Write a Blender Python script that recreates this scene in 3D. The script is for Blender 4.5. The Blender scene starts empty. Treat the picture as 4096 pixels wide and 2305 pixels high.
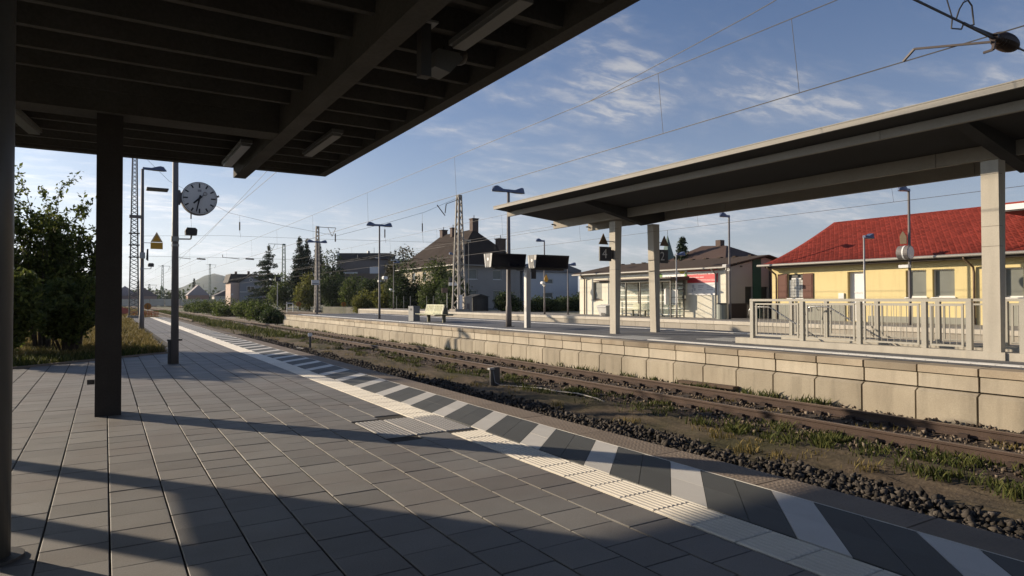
import bpy, math, random
import numpy as np
from mathutils import Vector, Matrix
random.seed(7); rng = np.random.default_rng(11)
S = bpy.context.scene
COL = S.collection
R = math.radians

# ------------------------------------------------------------------ camera
cd = bpy.data.cameras.new('camera'); cam = bpy.data.objects.new('camera', cd); COL.objects.link(cam)
cd.sensor_fit = 'HORIZONTAL'; cd.sensor_width = 36; cd.lens = 23.105; cd.clip_start = .05; cd.clip_end = 20000
YAW, PITCH, ROLL = R(31.757), R(0.967), R(0.1507)
fw = Vector((math.sin(YAW)*math.cos(PITCH), math.cos(YAW)*math.cos(PITCH), math.sin(PITCH)))
rt0 = Vector((math.cos(YAW), -math.sin(YAW), 0)); dn0 = fw.cross(rt0)
rt = rt0*math.cos(ROLL)+dn0*math.sin(ROLL); dn = -rt0*math.sin(ROLL)+dn0*math.cos(ROLL)
EYE = Vector((0, 0, 1.68))
mw = Matrix((rt, -dn, -fw)).transposed().to_4x4(); mw.translation = EYE
cam.matrix_world = mw
S.camera = cam

# ------------------------------------------------------------------ sky and sun
SUN_EL = R(17.0); SUN_AZ = math.atan2(-0.6, 0.8)          # azimuth from +Y towards +X
W = bpy.data.worlds.new('World'); S.world = W; W.use_nodes = True
nt = W.node_tree; nt.nodes.clear()
def N(t, **k):
    n = nt.nodes.new(t)
    for a, b in k.items(): setattr(n, a, b)
    return n
out = N('ShaderNodeOutputWorld'); bg = N('ShaderNodeBackground'); bg.inputs['Strength'].default_value = .058
sky = N('ShaderNodeTexSky', sky_type='NISHITA', sun_disc=False)
sky.sun_elevation = SUN_EL; sky.sun_rotation = SUN_AZ
sky.air_density = 1.0; sky.dust_density = 1.6; sky.ozone_density = 3.0; sky.altitude = 200
tc = N('ShaderNodeTexCoord'); sep = N('ShaderNodeSeparateXYZ')
nt.links.new(tc.outputs['Generated'], sep.inputs[0])
def mth(op, a, b=None, clamp=False):
    n = N('ShaderNodeMath', operation=op, use_clamp=clamp)
    for i, v in enumerate((a, b)):
        if v is None: continue
        if isinstance(v, (int, float)): n.inputs[i].default_value = v
        else: nt.links.new(v, n.inputs[i])
    return n.outputs[0]
zc = mth('ADD', mth('MAXIMUM', sep.outputs[2], 0.0), .13)
cv = N('ShaderNodeCombineXYZ')
nt.links.new(mth('DIVIDE', sep.outputs[0], zc), cv.inputs[0]); nt.links.new(mth('DIVIDE', sep.outputs[1], zc), cv.inputs[1])
def cloud(scale, sx, sy, rot, lo, hi, detail=7, rough=.6, off=(0, 0, 0), dist=.4):
    mp = N('ShaderNodeMapping'); mp.inputs['Scale'].default_value = (sx, sy, 1); mp.inputs['Rotation'].default_value = (0, 0, rot); mp.inputs['Location'].default_value = off
    nt.links.new(cv.outputs[0], mp.inputs[0])
    no = N('ShaderNodeTexNoise'); no.inputs['Scale'].default_value = scale; no.inputs['Detail'].default_value = detail
    no.inputs['Roughness'].default_value = rough; no.inputs['Distortion'].default_value = dist
    nt.links.new(mp.outputs[0], no.inputs['Vector'])
    mr = N('ShaderNodeMapRange'); mr.inputs[1].default_value = lo; mr.inputs[2].default_value = hi; mr.interpolation_type = 'SMOOTHSTEP'
    nt.links.new(no.outputs['Fac'], mr.inputs[0]); return mr.outputs[0]
OFF = (2.603, 4.0)
c1 = cloud(.92, 1, 1.35, R(28), .44, .64, off=(OFF[0], OFF[1], 0), detail=8, rough=.62)
c2 = cloud(.5, 1, .5, R(-35), .47, .70, off=(OFF[1]+.4, OFF[0]+5.2, 0), rough=.5)
c3 = cloud(6.5, 1, 2.2, R(20), .36, .66, off=(2.0, 0.3, 0), detail=5)
cl = mth('MULTIPLY', mth('MULTIPLY', c1, mth('ADD', mth('MULTIPLY', c3, .75), .30)), .85)
cl = mth('MAXIMUM', cl, mth('MULTIPLY', c2, .30))
tnt = N('ShaderNodeMix', data_type='RGBA', blend_type='MULTIPLY'); tnt.inputs['Factor'].default_value = 1; tnt.inputs['B'].default_value = (.80, 1.05, 1.36, 1)
nt.links.new(sky.outputs[0], tnt.inputs['A'])
bw = N('ShaderNodeRGBToBW'); nt.links.new(sky.outputs[0], bw.inputs[0])
veil = mth('MULTIPLY', mth('POWER', 2.718, mth('MULTIPLY', mth('MAXIMUM', sep.outputs[2], 0.0), -5.0)), .72)   # thin high haze thickening towards the horizon
cl = mth('MAXIMUM', cl, mth('ADD', veil, mth('MULTIPLY', cl, .45)), True)
cc = N('ShaderNodeVectorMath', operation='SCALE'); cc.inputs[0].default_value = (1.0, 1.0, 1.04)
nt.links.new(mth('ADD', mth('MULTIPLY', bw.outputs[0], 1.45), 3.9), cc.inputs['Scale'])
mixc = N('ShaderNodeMix', data_type='RGBA')
nt.links.new(cl, mixc.inputs['Factor']); nt.links.new(tnt.outputs['Result'], mixc.inputs['A']); nt.links.new(cc.outputs[0], mixc.inputs['B'])
nt.links.new(mixc.outputs['Result'], bg.inputs[0]); nt.links.new(bg.outputs[0], out.inputs[0])

sd = bpy.data.lights.new('sun', 'SUN'); sun = bpy.data.objects.new('sun', sd); COL.objects.link(sun)
sd.energy = 5.0; sd.angle = R(.53); sd.color = (1, .83, .62)
SUNV = Vector((.6*math.cos(SUN_EL), -.8*math.cos(SUN_EL), -math.sin(SUN_EL)))
sun.rotation_euler = SUNV.to_track_quat('-Z', 'Y').to_euler()
V = S.view_settings; S.display_settings.display_device = 'sRGB'
V.view_transform = 'Standard'; V.look = 'None'; V.gamma = 1; V.exposure = 0.52; V.use_curve_mapping = False

# ------------------------------------------------------------------ materials
MATS = {}
def M(name, col, rough=.85, var=.14, sc=3.0, fine=.10, fsc=60, bump=0.0, bsc=80, obj=0.0, metal=0.0, streak=0.0, tint=None, tsc=1.5, tamt=.0, spec=.4, transl=0.0, emit=None, alpha=1.0, colb=None, stretch=(1, 1, 1)):
    if name in MATS: return MATS[name]
    m = bpy.data.materials.new(name); m.use_nodes = True; t = m.node_tree; b = t.nodes['Principled BSDF']; L = t.links.new
    def nd(k, **kw):
        n = t.nodes.new(k)
        for a, v in kw.items(): setattr(n, a, v)
        return n
    geo = nd('ShaderNodeNewGeometry')
    mp = nd('ShaderNodeMapping'); mp.inputs['Scale'].default_value = stretch; L(geo.outputs['Position'], mp.inputs[0])
    def noise(scale, det=4, vec=None):
        n = nd('ShaderNodeTexNoise'); n.inputs['Scale'].default_value = scale; n.inputs['Detail'].default_value = det
        L(vec or mp.outputs[0], n.inputs['Vector']); return n.outputs['Fac']
    def ma(op, a, c):
        n = nd('ShaderNodeMath', operation=op)
        for i, v in enumerate((a, c)):
            if isinstance(v, (int, float)): n.inputs[i].default_value = v
            else: L(v, n.inputs[i])
        return n.outputs[0]
    c = nd('ShaderNodeRGB'); c.outputs[0].default_value = (*col, 1); cur = c.outputs[0]
    if obj or colb:
        oi = nd('ShaderNodeObjectInfo'); at = nd('ShaderNodeAttribute'); at.attribute_name = 'rnd'
        rn = ma('FRACT', ma('ADD', oi.outputs['Random'], at.outputs['Fac']), 0)
    if colb:
        mx = nd('ShaderNodeMix', data_type='RGBA'); L(rn, mx.inputs['Factor']); L(cur, mx.inputs['A']); mx.inputs['B'].default_value = (*colb, 1); cur = mx.outputs['Result']
    if tint:
        mr = nd('ShaderNodeMapRange'); mr.inputs[1].default_value = .42; mr.inputs[2].default_value = .68; mr.inputs[4].default_value = tamt
        L(noise(tsc, 6), mr.inputs[0])
        mx = nd('ShaderNodeMix', data_type='RGBA'); L(mr.outputs[0], mx.inputs['Factor']); L(cur, mx.inputs['A']); mx.inputs['B'].default_value = (*tint, 1); cur = mx.outputs['Result']
    f = 1.0
    if var: f = ma('ADD', ma('MULTIPLY', noise(sc), 2*var*1.6), 1-var*1.6)
    if fine:
        g = ma('ADD', ma('MULTIPLY', noise(fsc, 2), 2*fine*1.6), 1-fine*1.6); f = g if f == 1.0 else ma('MULTIPLY', f, g)
    if streak:
        m2 = nd('ShaderNodeMapping'); m2.inputs['Scale'].default_value = (3.2, 3.2, .35); L(geo.outputs['Position'], m2.inputs[0])
        mr = nd('ShaderNodeMapRange'); mr.inputs[1].default_value = .48; mr.inputs[2].default_value = .72; mr.inputs[3].default_value = 1; mr.inputs[4].default_value = 1-streak
        L(noise(1.6, 5, m2.outputs[0]), mr.inputs[0]); f = mr.outputs[0] if f == 1.0 else ma('MULTIPLY', f, mr.outputs[0])
    if obj:
        g = ma('ADD', ma('MULTIPLY', rn, 2*obj), 1-obj); f = g if f == 1.0 else ma('MULTIPLY', f, g)
    if f != 1.0:
        vm = nd('ShaderNodeVectorMath', operation='SCALE'); L(cur, vm.inputs[0]); L(f, vm.inputs['Scale']); cur = vm.outputs[0]
    L(cur, b.inputs['Base Color'])
    b.inputs['Roughness'].default_value = rough; b.inputs['Metallic'].default_value = metal
    b.inputs['Specular IOR Level'].default_value = spec
    if bump:
        bp = nd('ShaderNodeBump'); bp.inputs['Strength'].default_value = bump; bp.inputs['Distance'].default_value = .01
        L(noise(bsc, 4), bp.inputs['Height']); L(bp.outputs[0], b.inputs['Normal'])
    if transl:
        tr = nd('ShaderNodeBsdfTranslucent'); L(cur, tr.inputs[0]); ms = nd('ShaderNodeMixShader'); ms.inputs[0].default_value = transl
        L(b.outputs[0], ms.inputs[1]); L(tr.outputs[0], ms.inputs[2]); L(ms.outputs[0], t.nodes['Material Output'].inputs[0])
    if alpha < 1:
        tp = nd('ShaderNodeBsdfTransparent'); ms = nd('ShaderNodeMixShader'); ms.inputs[0].default_value = alpha
        L(tp.outputs[0], ms.inputs[1]); L(b.outputs[0], ms.inputs[2]); L(ms.outputs[0], t.nodes['Material Output'].inputs[0])
    MATS[name] = m; return m

slabM = M('paving', (.195, .19, .182), .66, .10, 2.2, .16, 90, .25, 140, obj=.13, tint=(.175, .15, .135), tsc=.9, tamt=.55)
jointM = M('joint sand', (.035, .032, .028), .95, .2)
whiteP = M('white guide plate', (.72, .68, .60), .75, .06, 3, .08, 120, .15, 150, obj=.05)
whiteZ = M('white stripe plate', (.60, .585, .55), .75, .06, 3, .07, 120, .15, 150, obj=.06)
darkZ = M('dark stripe plate', (.085, .09, .088), .75, .10, 3, .14, 100, .2, 140, obj=.10)
kerbM = M('kerb concrete', (.235, .19, .15), .85, .16, 2, .14, 120, .3, 120, obj=.10)
bodyM = M('platform concrete', (.26, .24, .21), .9, .15, 1.5)
islP = M('island paving', (.125, .13, .14), .8, .10, 1.2, .10, 40, obj=.10)
islW = M('island guide line', (.62, .62, .60), .7, .05)
wallM = M('wall block concrete', (.45, .40, .315), .88, .10, 1.2, .10, 45, .2, 60, obj=.08, streak=.16, tint=(.34, .29, .22), tsc=.9, tamt=.45)
capM = M('coping concrete', (.33, .28, .21), .9, .16, 1.5, .14, 60, .2, 60, obj=.28, tint=(.20, .15, .10), tsc=1.3, tamt=.6)
kerb1M = M('house platform edge', (.52, .48, .41), .85, .08, 1, .08, 30, obj=.06)
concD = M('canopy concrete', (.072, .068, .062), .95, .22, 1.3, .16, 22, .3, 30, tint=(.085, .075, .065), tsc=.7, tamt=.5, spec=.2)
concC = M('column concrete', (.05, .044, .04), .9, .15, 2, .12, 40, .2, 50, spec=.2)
islC = M('island column concrete', (.44, .41, .35), .88, .08, 1.5, .07, 40, streak=.12)
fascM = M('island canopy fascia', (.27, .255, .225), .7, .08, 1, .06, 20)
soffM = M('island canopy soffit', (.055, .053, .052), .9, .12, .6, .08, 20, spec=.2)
beamL = M('island canopy beam', (.30, .275, .235), .8, .08, 1, .06, 20)
steelD = M('dark painted steel', (.055, .052, .05), .55, .1, 4, .06, 60)
steelG = M('galvanised steel', (.36, .36, .35), .5, .1, 3, .08, 50, metal=.35)
poleM = M('brown grey pole paint', (.155, .14, .135), .6, .10, 3, .08, 60)
lampM = M('blue grey lamp housing', (.085, .115, .20), .45, .06, 3, .05)
glassL = M('lamp glass', (.55, .57, .55), .25, .04)
railTop = M('rail head steel', (.21, .16, .13), .45, .12, 3, .1, 60, metal=.6)
rustM = M('rusty rail', (.068, .045, .035), .9, .25, 3, .2, 50, .3, 60)
earthM = M('track earth', (.125, .098, .07), .98, .3, .8, .3, 14, .8, 25, tint=(.05, .052, .024), tsc=.7, tamt=.75, spec=.1)
ballM = M('ballast stone', (.040, .036, .033), .95, .2, 4, .2, 60, obj=.45, colb=(.075, .066, .058), spec=.2)
ballL = M('track ballast bed', (.08, .062, .05), .97, .3, 2, .3, 22, .8, 30, spec=.1)
yardM = M('gravel yard', (.21, .17, .13), .97, .2, .25, .2, 6, tint=(.09, .09, .045), tsc=.12, tamt=.6)
grassM = M('dry grass ground', (.12, .105, .042), .98, .3, .5, .25, 9, tint=(.055, .07, .022), tsc=.35, tamt=.8, spec=.1)
bladeM = M('weeds', (.045, .070, .018), .8, 0, fine=0, obj=.35, colb=(.10, .10, .03), transl=.3, spec=.2)
bladeD = M('dry grass blades', (.15, .13, .04), .8, 0, fine=0, obj=.35, colb=(.20, .15, .06), transl=.3, spec=.2)
def leafM(n, a, b_, tr=.32): return M(n, a, .65, .25, .6, 0, obj=.3, colb=b_, transl=tr, spec=.25)
leafBush = leafM('bush leaves', (.050, .075, .018), (.12, .14, .032), .42)
leafA = leafM('deciduous leaves', (.045, .070, .020), (.095, .12, .032), .42)
leafB = leafM('yellow green leaves', (.085, .10, .022), (.15, .15, .035), .45)
leafC = leafM('dark shrub leaves', (.026, .042, .017), (.055, .078, .026), .38)
leafF = leafM('conifer needles', (.020, .036, .022), (.045, .065, .034), .25)
barkM = M('bark', (.055, .042, .032), .95, .2, 4, .2, 30)

# ------------------------------------------------------------------ helpers
ORG = {}
def thing(name, label, cat, loc, group=None):
    o = bpy.data.objects.new(name, None); COL.objects.link(o); o.location = loc; o.empty_display_size = .2
    ORG[o.name] = Vector(loc); o['label'] = label; o['category'] = cat
    if group: o['group'] = group
    return o
def tag(o, label, cat, group=None):
    o['label'] = label; o['category'] = cat
    if group: o['group'] = group
    return o
def link(name, me, parent=None, org=None):
    o = bpy.data.objects.new(name, me); COL.objects.link(o)
    if parent is not None:
        o.parent = parent; ORG[o.name] = ORG[parent.name]
    else:
        ORG[o.name] = Vector(org or (0, 0, 0)); o.location = ORG[o.name]
    return o
def inst(name, me, parent, loc, rot=None, scale=None):
    """a part sharing mesh data; loc in world coordinates"""
    o = bpy.data.objects.new(name, me); COL.objects.link(o)
    if parent is not None:
        o.parent = parent; o.location = Vector(loc)-ORG[parent.name]
    else: o.location = loc
    if rot: o.rotation_euler = rot
    if scale: o.scale = scale
    ORG[o.name] = Vector(loc)
    return o
def tree_of(o):
    r = [o]
    for c in o.children: r += tree_of(c)
    return r
def dup(o, loc, label=None, rotz=None):
    """copy of a thing, its parts and their sub-parts"""
    def cp(a, parent):
        n = a.copy(); COL.objects.link(n)
        if parent is not None:
            n.parent = parent
        for c in a.children: cp(c, n)
        return n
    n = cp(o, None); n.location = loc
    if rotz is not None: n.rotation_euler = (0, 0, rotz)
    if label: n['label'] = label
    return n

class MB:
    def __init__(s): s.v = []; s.f = []
    def add(s, vs, fs):
        b = len(s.v); s.v += [tuple(p) for p in vs]; s.f += [tuple(b+i for i in f) for f in fs]; return s
    def hexa(s, p):   # 4 bottom ccw, 4 top ccw
        return s.add(p, [(3, 2, 1, 0), (4, 5, 6, 7), (0, 1, 5, 4), (1, 2, 6, 5), (2, 3, 7, 6), (3, 0, 4, 7)])
    def box(s, x0, x1, y0, y1, z0, z1):
        return s.hexa([(x0, y0, z0), (x1, y0, z0), (x1, y1, z0), (x0, y1, z0), (x0, y0, z1), (x1, y0, z1), (x1, y1, z1), (x0, y1, z1)])
    def quad(s, a, b, c, d): return s.add([a, b, c, d], [(0, 1, 2, 3)])
    def prism(s, poly, ax, a0, a1):
        """extrude 2d polygon along axis ax ('x','y','z'); poly coords are the two remaining axes in order"""
        def P(u, v, a): return {'x': (a, u, v), 'y': (u, a, v), 'z': (u, v, a)}[ax]
        n = len(poly); vs = [P(u, v, a0) for u, v in poly]+[P(u, v, a1) for u, v in poly]
        fs = [tuple(range(n)), tuple(range(2*n-1, n-1, -1))]+[(i, i+n, (i+1) % n+n, (i+1) % n) for i in range(n)]
        return s.add(vs, fs)
    def tube(s, pts, r, n=6, caps=True):
        pts = [Vector(p) for p in pts]; rs = r if isinstance(r, (list, tuple)) else [r]*len(pts)
        base = len(s.v); ref = None
        for i, p in enumerate(pts):
            d = (pts[min(i+1, len(pts)-1)]-pts[max(i-1, 0)]).normalized()
            if ref is None: ref = Vector((0, 0, 1)) if abs(d.z) < .9 else Vector((1, 0, 0))
            u = d.cross(ref).normalized(); w = u.cross(d).normalized(); ref = w
            for k in range(n):
                a = 2*math.pi*(k+.5)/n; q = p+(u*math.cos(a)+w*math.sin(a))*rs[i]; s.v.append(tuple(q))
        for i in range(len(pts)-1):
            for k in range(n):
                a, b = base+i*n+k, base+i*n+(k+1) % n; s.f.append((a, b, b+n, a+n))
        if caps:
            s.f.append(tuple(base+k for k in range(n-1, -1, -1))); e = base+(len(pts)-1)*n; s.f.append(tuple(e+k for k in range(n)))
        return s
    def bar(s, a, b, w, h=None):
        """square bar from a to b"""
        h = h or w; a, b = Vector(a), Vector(b); d = (b-a).normalized(); ref = Vector((0, 0, 1)) if abs(d.z) < .95 else Vector((0, 1, 0))
        u = d.cross(ref).normalized()*w/2; v_ = u.cross(d).normalized()*h/2
        return s.hexa([a-u-v_, a+u-v_, a+u+v_, a-u+v_, b-u-v_, b+u-v_, b+u+v_, b-u+v_])
    def sphere(s, c, r, n=8, m=6, sc=(1, 1, 1)):
        vs = []; fs = []
        for j in range(m+1):
            t = math.pi*j/m
            for i in range(n):
                a = 2*math.pi*i/n; vs.append((c[0]+r*sc[0]*math.sin(t)*math.cos(a), c[1]+r*sc[1]*math.sin(t)*math.sin(a), c[2]+r*sc[2]*math.cos(t)))
        for j in range(m):
            for i in range(n): fs.append((j*n+i, (j+1)*n+i, (j+1)*n+(i+1) % n, j*n+(i+1) % n))
        return s.add(vs, fs)
    def mesh(s, name, mat=None, org=(0, 0, 0), smooth=False):
        me = bpy.data.meshes.new(name); o = Vector(org)
        me.from_pydata([tuple(Vector(p)-o) for p in s.v], [], s.f)
        for m in (mat if isinstance(mat, (list, tuple)) else [mat]):
            if m: me.materials.append(m)
        me.validate(); me.update()
        if smooth: me.polygons.foreach_set('use_smooth', [True]*len(me.polygons))
        return me
    def build(s, name, mat, parent=None, org=None, smooth=False, kind=None, label=None):
        o_ = ORG[parent.name] if parent is not None else Vector(org or (0, 0, 0))
        o = link(name, s.mesh(name, mat, o_, smooth), parent, o_)
        if kind: o['kind'] = kind
        if label: o['label'] = label
        return o
def np_mesh(name, Vt, nper, mat, rnd=True, rnd_per=1):
    """Vt (N*nper,3): N polygons of nper vertices each"""
    Vt = np.ascontiguousarray(Vt, dtype=np.float32); n = len(Vt); k = n//nper
    me = bpy.data.meshes.new(name); me.vertices.add(n); me.vertices.foreach_set('co', Vt.ravel())
    me.loops.add(n); me.loops.foreach_set('vertex_index', np.arange(n, dtype=np.int32))
    me.polygons.add(k); me.polygons.foreach_set('loop_start', np.arange(0, n, nper, dtype=np.int32))
    if rnd:
        a = me.attributes.new('rnd', 'FLOAT', 'FACE'); a.data.foreach_set('value', np.repeat(rng.random(-(-k//rnd_per)), rnd_per)[:k].astype(np.float32))
    me.materials.append(mat); me.update(); me.validate(); return me
def np_idx_mesh(name, Vt, F, mat, rnd=None):
    me = bpy.data.meshes.new(name); Vt = np.asarray(Vt, dtype=np.float32); F = np.asarray(F, dtype=np.int32)
    me.vertices.add(len(Vt)); me.vertices.foreach_set('co', Vt.ravel())
    me.loops.add(F.size); me.loops.foreach_set('vertex_index', F.ravel())
    me.polygons.add(len(F)); me.polygons.foreach_set('loop_start', np.arange(0, F.size, F.shape[1], dtype=np.int32))
    if rnd is not None:
        a = me.attributes.new('rnd', 'FLOAT', 'FACE'); a.data.foreach_set('value', np.asarray(rnd, dtype=np.float32))
    me.materials.append(mat); me.update(); me.validate(); return me
def text(s, size, mat, name, parent, origin, xd, yd, ext=.004, align='CENTER', bold=0.0):
    cu = bpy.data.curves.new('lettering', 'FONT'); cu.body = s; cu.size = size; cu.extrude = ext/2; cu.align_x = align; cu.align_y = 'CENTER'; cu.offset = bold
    cu.resolution_u = 3
    o = bpy.data.objects.new('lettering', cu); COL.objects.link(o)
    dg = bpy.context.evaluated_depsgraph_get(); me = bpy.data.meshes.new_from_object(o.evaluated_get(dg))
    bpy.data.objects.remove(o); bpy.data.curves.remove(cu)
    xd, yd = Vector(xd).normalized(), Vector(yd).normalized(); zd = xd.cross(yd)
    mt = Matrix((xd, yd, zd)).transposed().to_4x4(); mt.translation = Vector(origin)-ORG[parent.name]
    me.transform(mt); me.materials.clear(); me.materials.append(mat); me.name = name
    return link(name, me, parent)
def struct(o): o['kind'] = 'structure'; return o
def view_depth(x, y):
    d = x*math.sin(YAW)+y*math.cos(YAW); l = x*math.cos(YAW)-y*math.sin(YAW)
    return d if d > .5 and abs(l)/d < .80 else 1e6+abs(d)
def wall_holes(mb, axis, pos, th, u0, u1, z0, z1, holes):
    """wall slab between pos and pos+th on axis; holes = (ua,ub,za,zb)"""
    us = sorted({u0, u1}|{h[0] for h in holes}|{h[1] for h in holes}); zs = sorted({z0, z1}|{h[2] for h in holes}|{h[3] for h in holes})
    for i in range(len(us)-1):
        zr = []
        for j in range(len(zs)-1):
            um, zm = (us[i]+us[i+1])/2, (zs[j]+zs[j+1])/2
            if any(h[0] < um < h[1] and h[2] < zm < h[3] for h in holes): continue
            if zr and abs(zr[-1][1]-zs[j]) < 1e-6: zr[-1][1] = zs[j+1]
            else: zr.append([zs[j], zs[j+1]])
        for a, b in zr:
            lo, hi = min(pos, pos+th), max(pos, pos+th)
            if axis == 'x': mb.box(lo, hi, us[i], us[i+1], a, b)
            else: mb.box(us[i], us[i+1], lo, hi, a, b)
    return mb

# ------------------------------------------------------------------ ground
g = MB(); g.quad((-6000, -6000, -.80), (6000, -6000, -.80), (6000, 9000, -.80), (-6000, 9000, -.80))
struct(g.build('ground', M('distant ground', (.10, .095, .05), .98, .25, .004, .2, .05, tint=(.06, .075, .03), tsc=.01, tamt=.8)))
# hills far behind the town
def hill(u):   # height at lateral position u along the ridge
    return 30+26*math.exp(-((u+500)/420)**2)+70*math.exp(-((u+2)/120)**2)+28*math.exp(-((u-180)/170)**2)+10*math.sin(u/90)+5*math.sin(u/37+1)
hx = []; hf = []; nu = 90; nv = 10
dirv = Vector((.137, .990, 0)); latv = Vector((.990, -.137, 0))
for j in range(nv+1):
    for i in range(nu+1):
        u = -1500+i*(3600/nu); w = j/nv
        p = dirv*(2850+w*900)+latv*(u-50)
        hgt = hill(u)*(1-abs(2*w-1)**1.6)+rng.normal()*1.2
        hx.append((p.x, p.y, max(-1, hgt)-1))
for j in range(nv):
    for i in range(nu): a = j*(nu+1)+i; hf.append((a, a+1, a+nu+2, a+nu+1))
hm = MB(); hm.add(hx, hf)
struct(hm.build('hills', M('hill forest', (.030, .045, .022), .98, .35, .02, .2, .1), smooth=True))

# town ground behind the house platform
g = MB(); g.prism([(32.2, -30), (400, -30), (400, 120), (33.5, 120)], 'z', -.8, .40)
struct(g.build('town_ground', M('town ground', (.12, .115, .095), .97, .25, .3, .2, 5, tint=(.06, .075, .03), tsc=.2, tamt=.7)))
# gravel yard past the island end and track beds
def rough_sheet(name, x0, x1, y0, y1, nx, ny, z, amp, mat, zf=None):
    xs = np.linspace(x0, x1, nx+1); ys = y0+(y1-y0)*np.linspace(0, 1, ny+1)**1.6
    X, Y = np.meshgrid(xs, ys); Z = z+amp*(rng.random(X.shape)-.5)
    if zf is not None: Z = Z+zf(X, Y)
    Vt = np.stack([X, Y, Z], -1).reshape(-1, 3); idx = np.arange((nx+1)*(ny+1)).reshape(ny+1, nx+1)
    F = np.stack([idx[:-1, :-1], idx[:-1, 1:], idx[1:, 1:], idx[1:, :-1]], -1).reshape(-1, 4)
    o = link(name, np_idx_mesh(name, Vt, F, mat)); return struct(o)
rough_sheet('trackbed', 5.2, 9.55, -6, 150, 60, 420, -.62, .05, earthM, lambda X, Y: .05*np.sin(X*3.1+Y*.7)*np.sin(Y*.45)+.04*np.exp(-((X-8.9)/.5)**2))
rough_sheet('ballast_bed', 9.5, 12.9, -6, 260, 40, 420, -.585, .05, ballL)
rough_sheet('gravel_yard', 12.7, 34, 57.3, 150, 40, 80, -.66, .03, yardM)
rough_sheet('ballast_bed', 20.4, 28.1, -20, 57.3, 16, 60, -.60, .05, ballL)
rough_sheet('ballast_bed', 20.4, 28.1, 57.35, 300, 16, 60, -.585, .05, ballL)
rough_sheet('trackbed', -1, 9.55, 150, 330, 20, 60, -.63, .04, earthM)
# grass bank left of the platform
bk = [(-120, -10), (-8, 14.8), (1.71, 23.54), (2.02, 70), (2.3, 73), (5.4, 73.2), (5.4, 100), (4.0, 330), (-120, 330)]
bk = [(-120, -1), (-8.05, 14.85), (1.66, 23.6), (1.97, 73), (4.9, 73.3), (4.6, 110), (3.5, 330), (-120, 330)]
gb = MB(); gb.prism(bk, 'z', -.8, -.03)
struct(gb.build('grass_bank', grassM))

# ------------------------------------------------------------------ near platform
PLAT = [(-8, -12), (5.36, -12), (5.36, 73), (2.0, 73), (1.7, 23.5), (-8, 14.8)]
pm = MB(); pm.prism(PLAT, 'z', -.8, -.013)
plat = struct(pm.build('platform', jointM))
def edge_x(y):   # left limit of the paving at y
    if y >= 23.5: return 1.7+.3*(y-23.5)/49.5
    if y <= 14.8: return -8
    return -8+(y-14.8)*9.7/8.7
def slab_mesh(name, w, l, mat, h=.06, ch=.003):
    m = MB(); x, y = w/2, l/2
    vs = [(-x, -y, -h), (x, -y, -h), (x, y, -h), (-x, y, -h), (-x, -y, -ch), (x, -y, -ch), (x, y, -ch), (-x, y, -ch), (-x+ch, -y+ch, 0), (x-ch, -y+ch, 0), (x-ch, y-ch, 0), (-x+ch, y-ch, 0)]
    m.add(vs, [(0, 1, 5, 4), (1, 2, 6, 5), (2, 3, 7, 6), (3, 0, 4, 7), (4, 5, 9, 8), (5, 6, 10, 9), (6, 7, 11, 10), (7, 4, 8, 11), (8, 9, 10, 11)])
    return m.mesh(name, mat)
PX, PY = .4063, .3855
cand = []
for c in range(0, 29):
    xr = 3.695-c*PX; xc = xr-PX/2
    ph = 6.561 if c % 2 else 6.383+.0
    k0 = int((-11.5-ph)/PY); k1 = int((72.8-ph)/PY)
    for k in range(k0, k1):
        y = ph+(k+.5)*PY
        if xc-.15 < edge_x(y): continue
        if 7.62 < y+PY/2 and y-PY/2 < 8.78 and xc > 2.85: continue
        cand.append((xc, y))
cand.sort(key=lambda p: view_depth(*p))
sm = slab_mesh('paving_slab', PX-.013, PY-.010, slabM)
for x, y in cand[:300]:
    inst('paving_slab', sm, plat, (x, y, random.uniform(-.0025, .0015)), (random.gauss(0, .0035), random.gauss(0, .0035), random.gauss(0, .002)))
def flat_slabs(name, pts, w, l, z, mat, parent, jz=.002):
    P = np.array(pts); n = len(P); q = np.array([(-w/2, -l/2), (w/2, -l/2), (w/2, l/2), (-w/2, l/2)])
    Vt = np.zeros((n, 4, 3)); Vt[:, :, :2] = P[:, None, :2]+q[None]; Vt[:, :, 2] = z+(rng.random((n, 1))-.5)*jz+(rng.random((n, 4))-.5)*jz*.6
    o = link(name, np_mesh(name, Vt.reshape(-1, 3)-np.array(ORG[parent.name]), 4, mat), parent); o['kind'] = 'stuff'; return o
flat_slabs('paving_slab', cand[300:], PX-.018, PY-.014, 0, slabM, plat)
# ribbed guide plates
def rib_plate(name, w, l, mat, nr=8):
    m = MB(); m.box(-w/2, w/2, -l/2, l/2, -.06, -.002); p = w/nr
    for i in range(nr):
        x = -w/2+(i+.5)*p; a, b = p*.36, p*.2
        m.add([(x-a, -l/2+.004, -.002), (x+a, -l/2+.004, -.002), (x+a, l/2-.004, -.002), (x-a, l/2-.004, -.002), (x-b, -l/2+.01, .004), (x+b, -l/2+.01, .004), (x+b, l/2-.01, .004), (x-b, l/2-.01, .004)],
              [(0, 1, 5, 4), (1, 2, 6, 5), (2, 3, 7, 6), (3, 0, 4, 7), (4, 5, 6, 7)])
    return m.mesh(name, mat)
rp = rib_plate('guide_plate', .408, .389, whiteP)
y = 4.267-17*.3975+.199
while y < 72.6:
    if not 7.62 < y < 8.78: inst('guide_plate', rp, plat, (3.912, y, random.uniform(-.001, .001)))
    y += .3975
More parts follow.
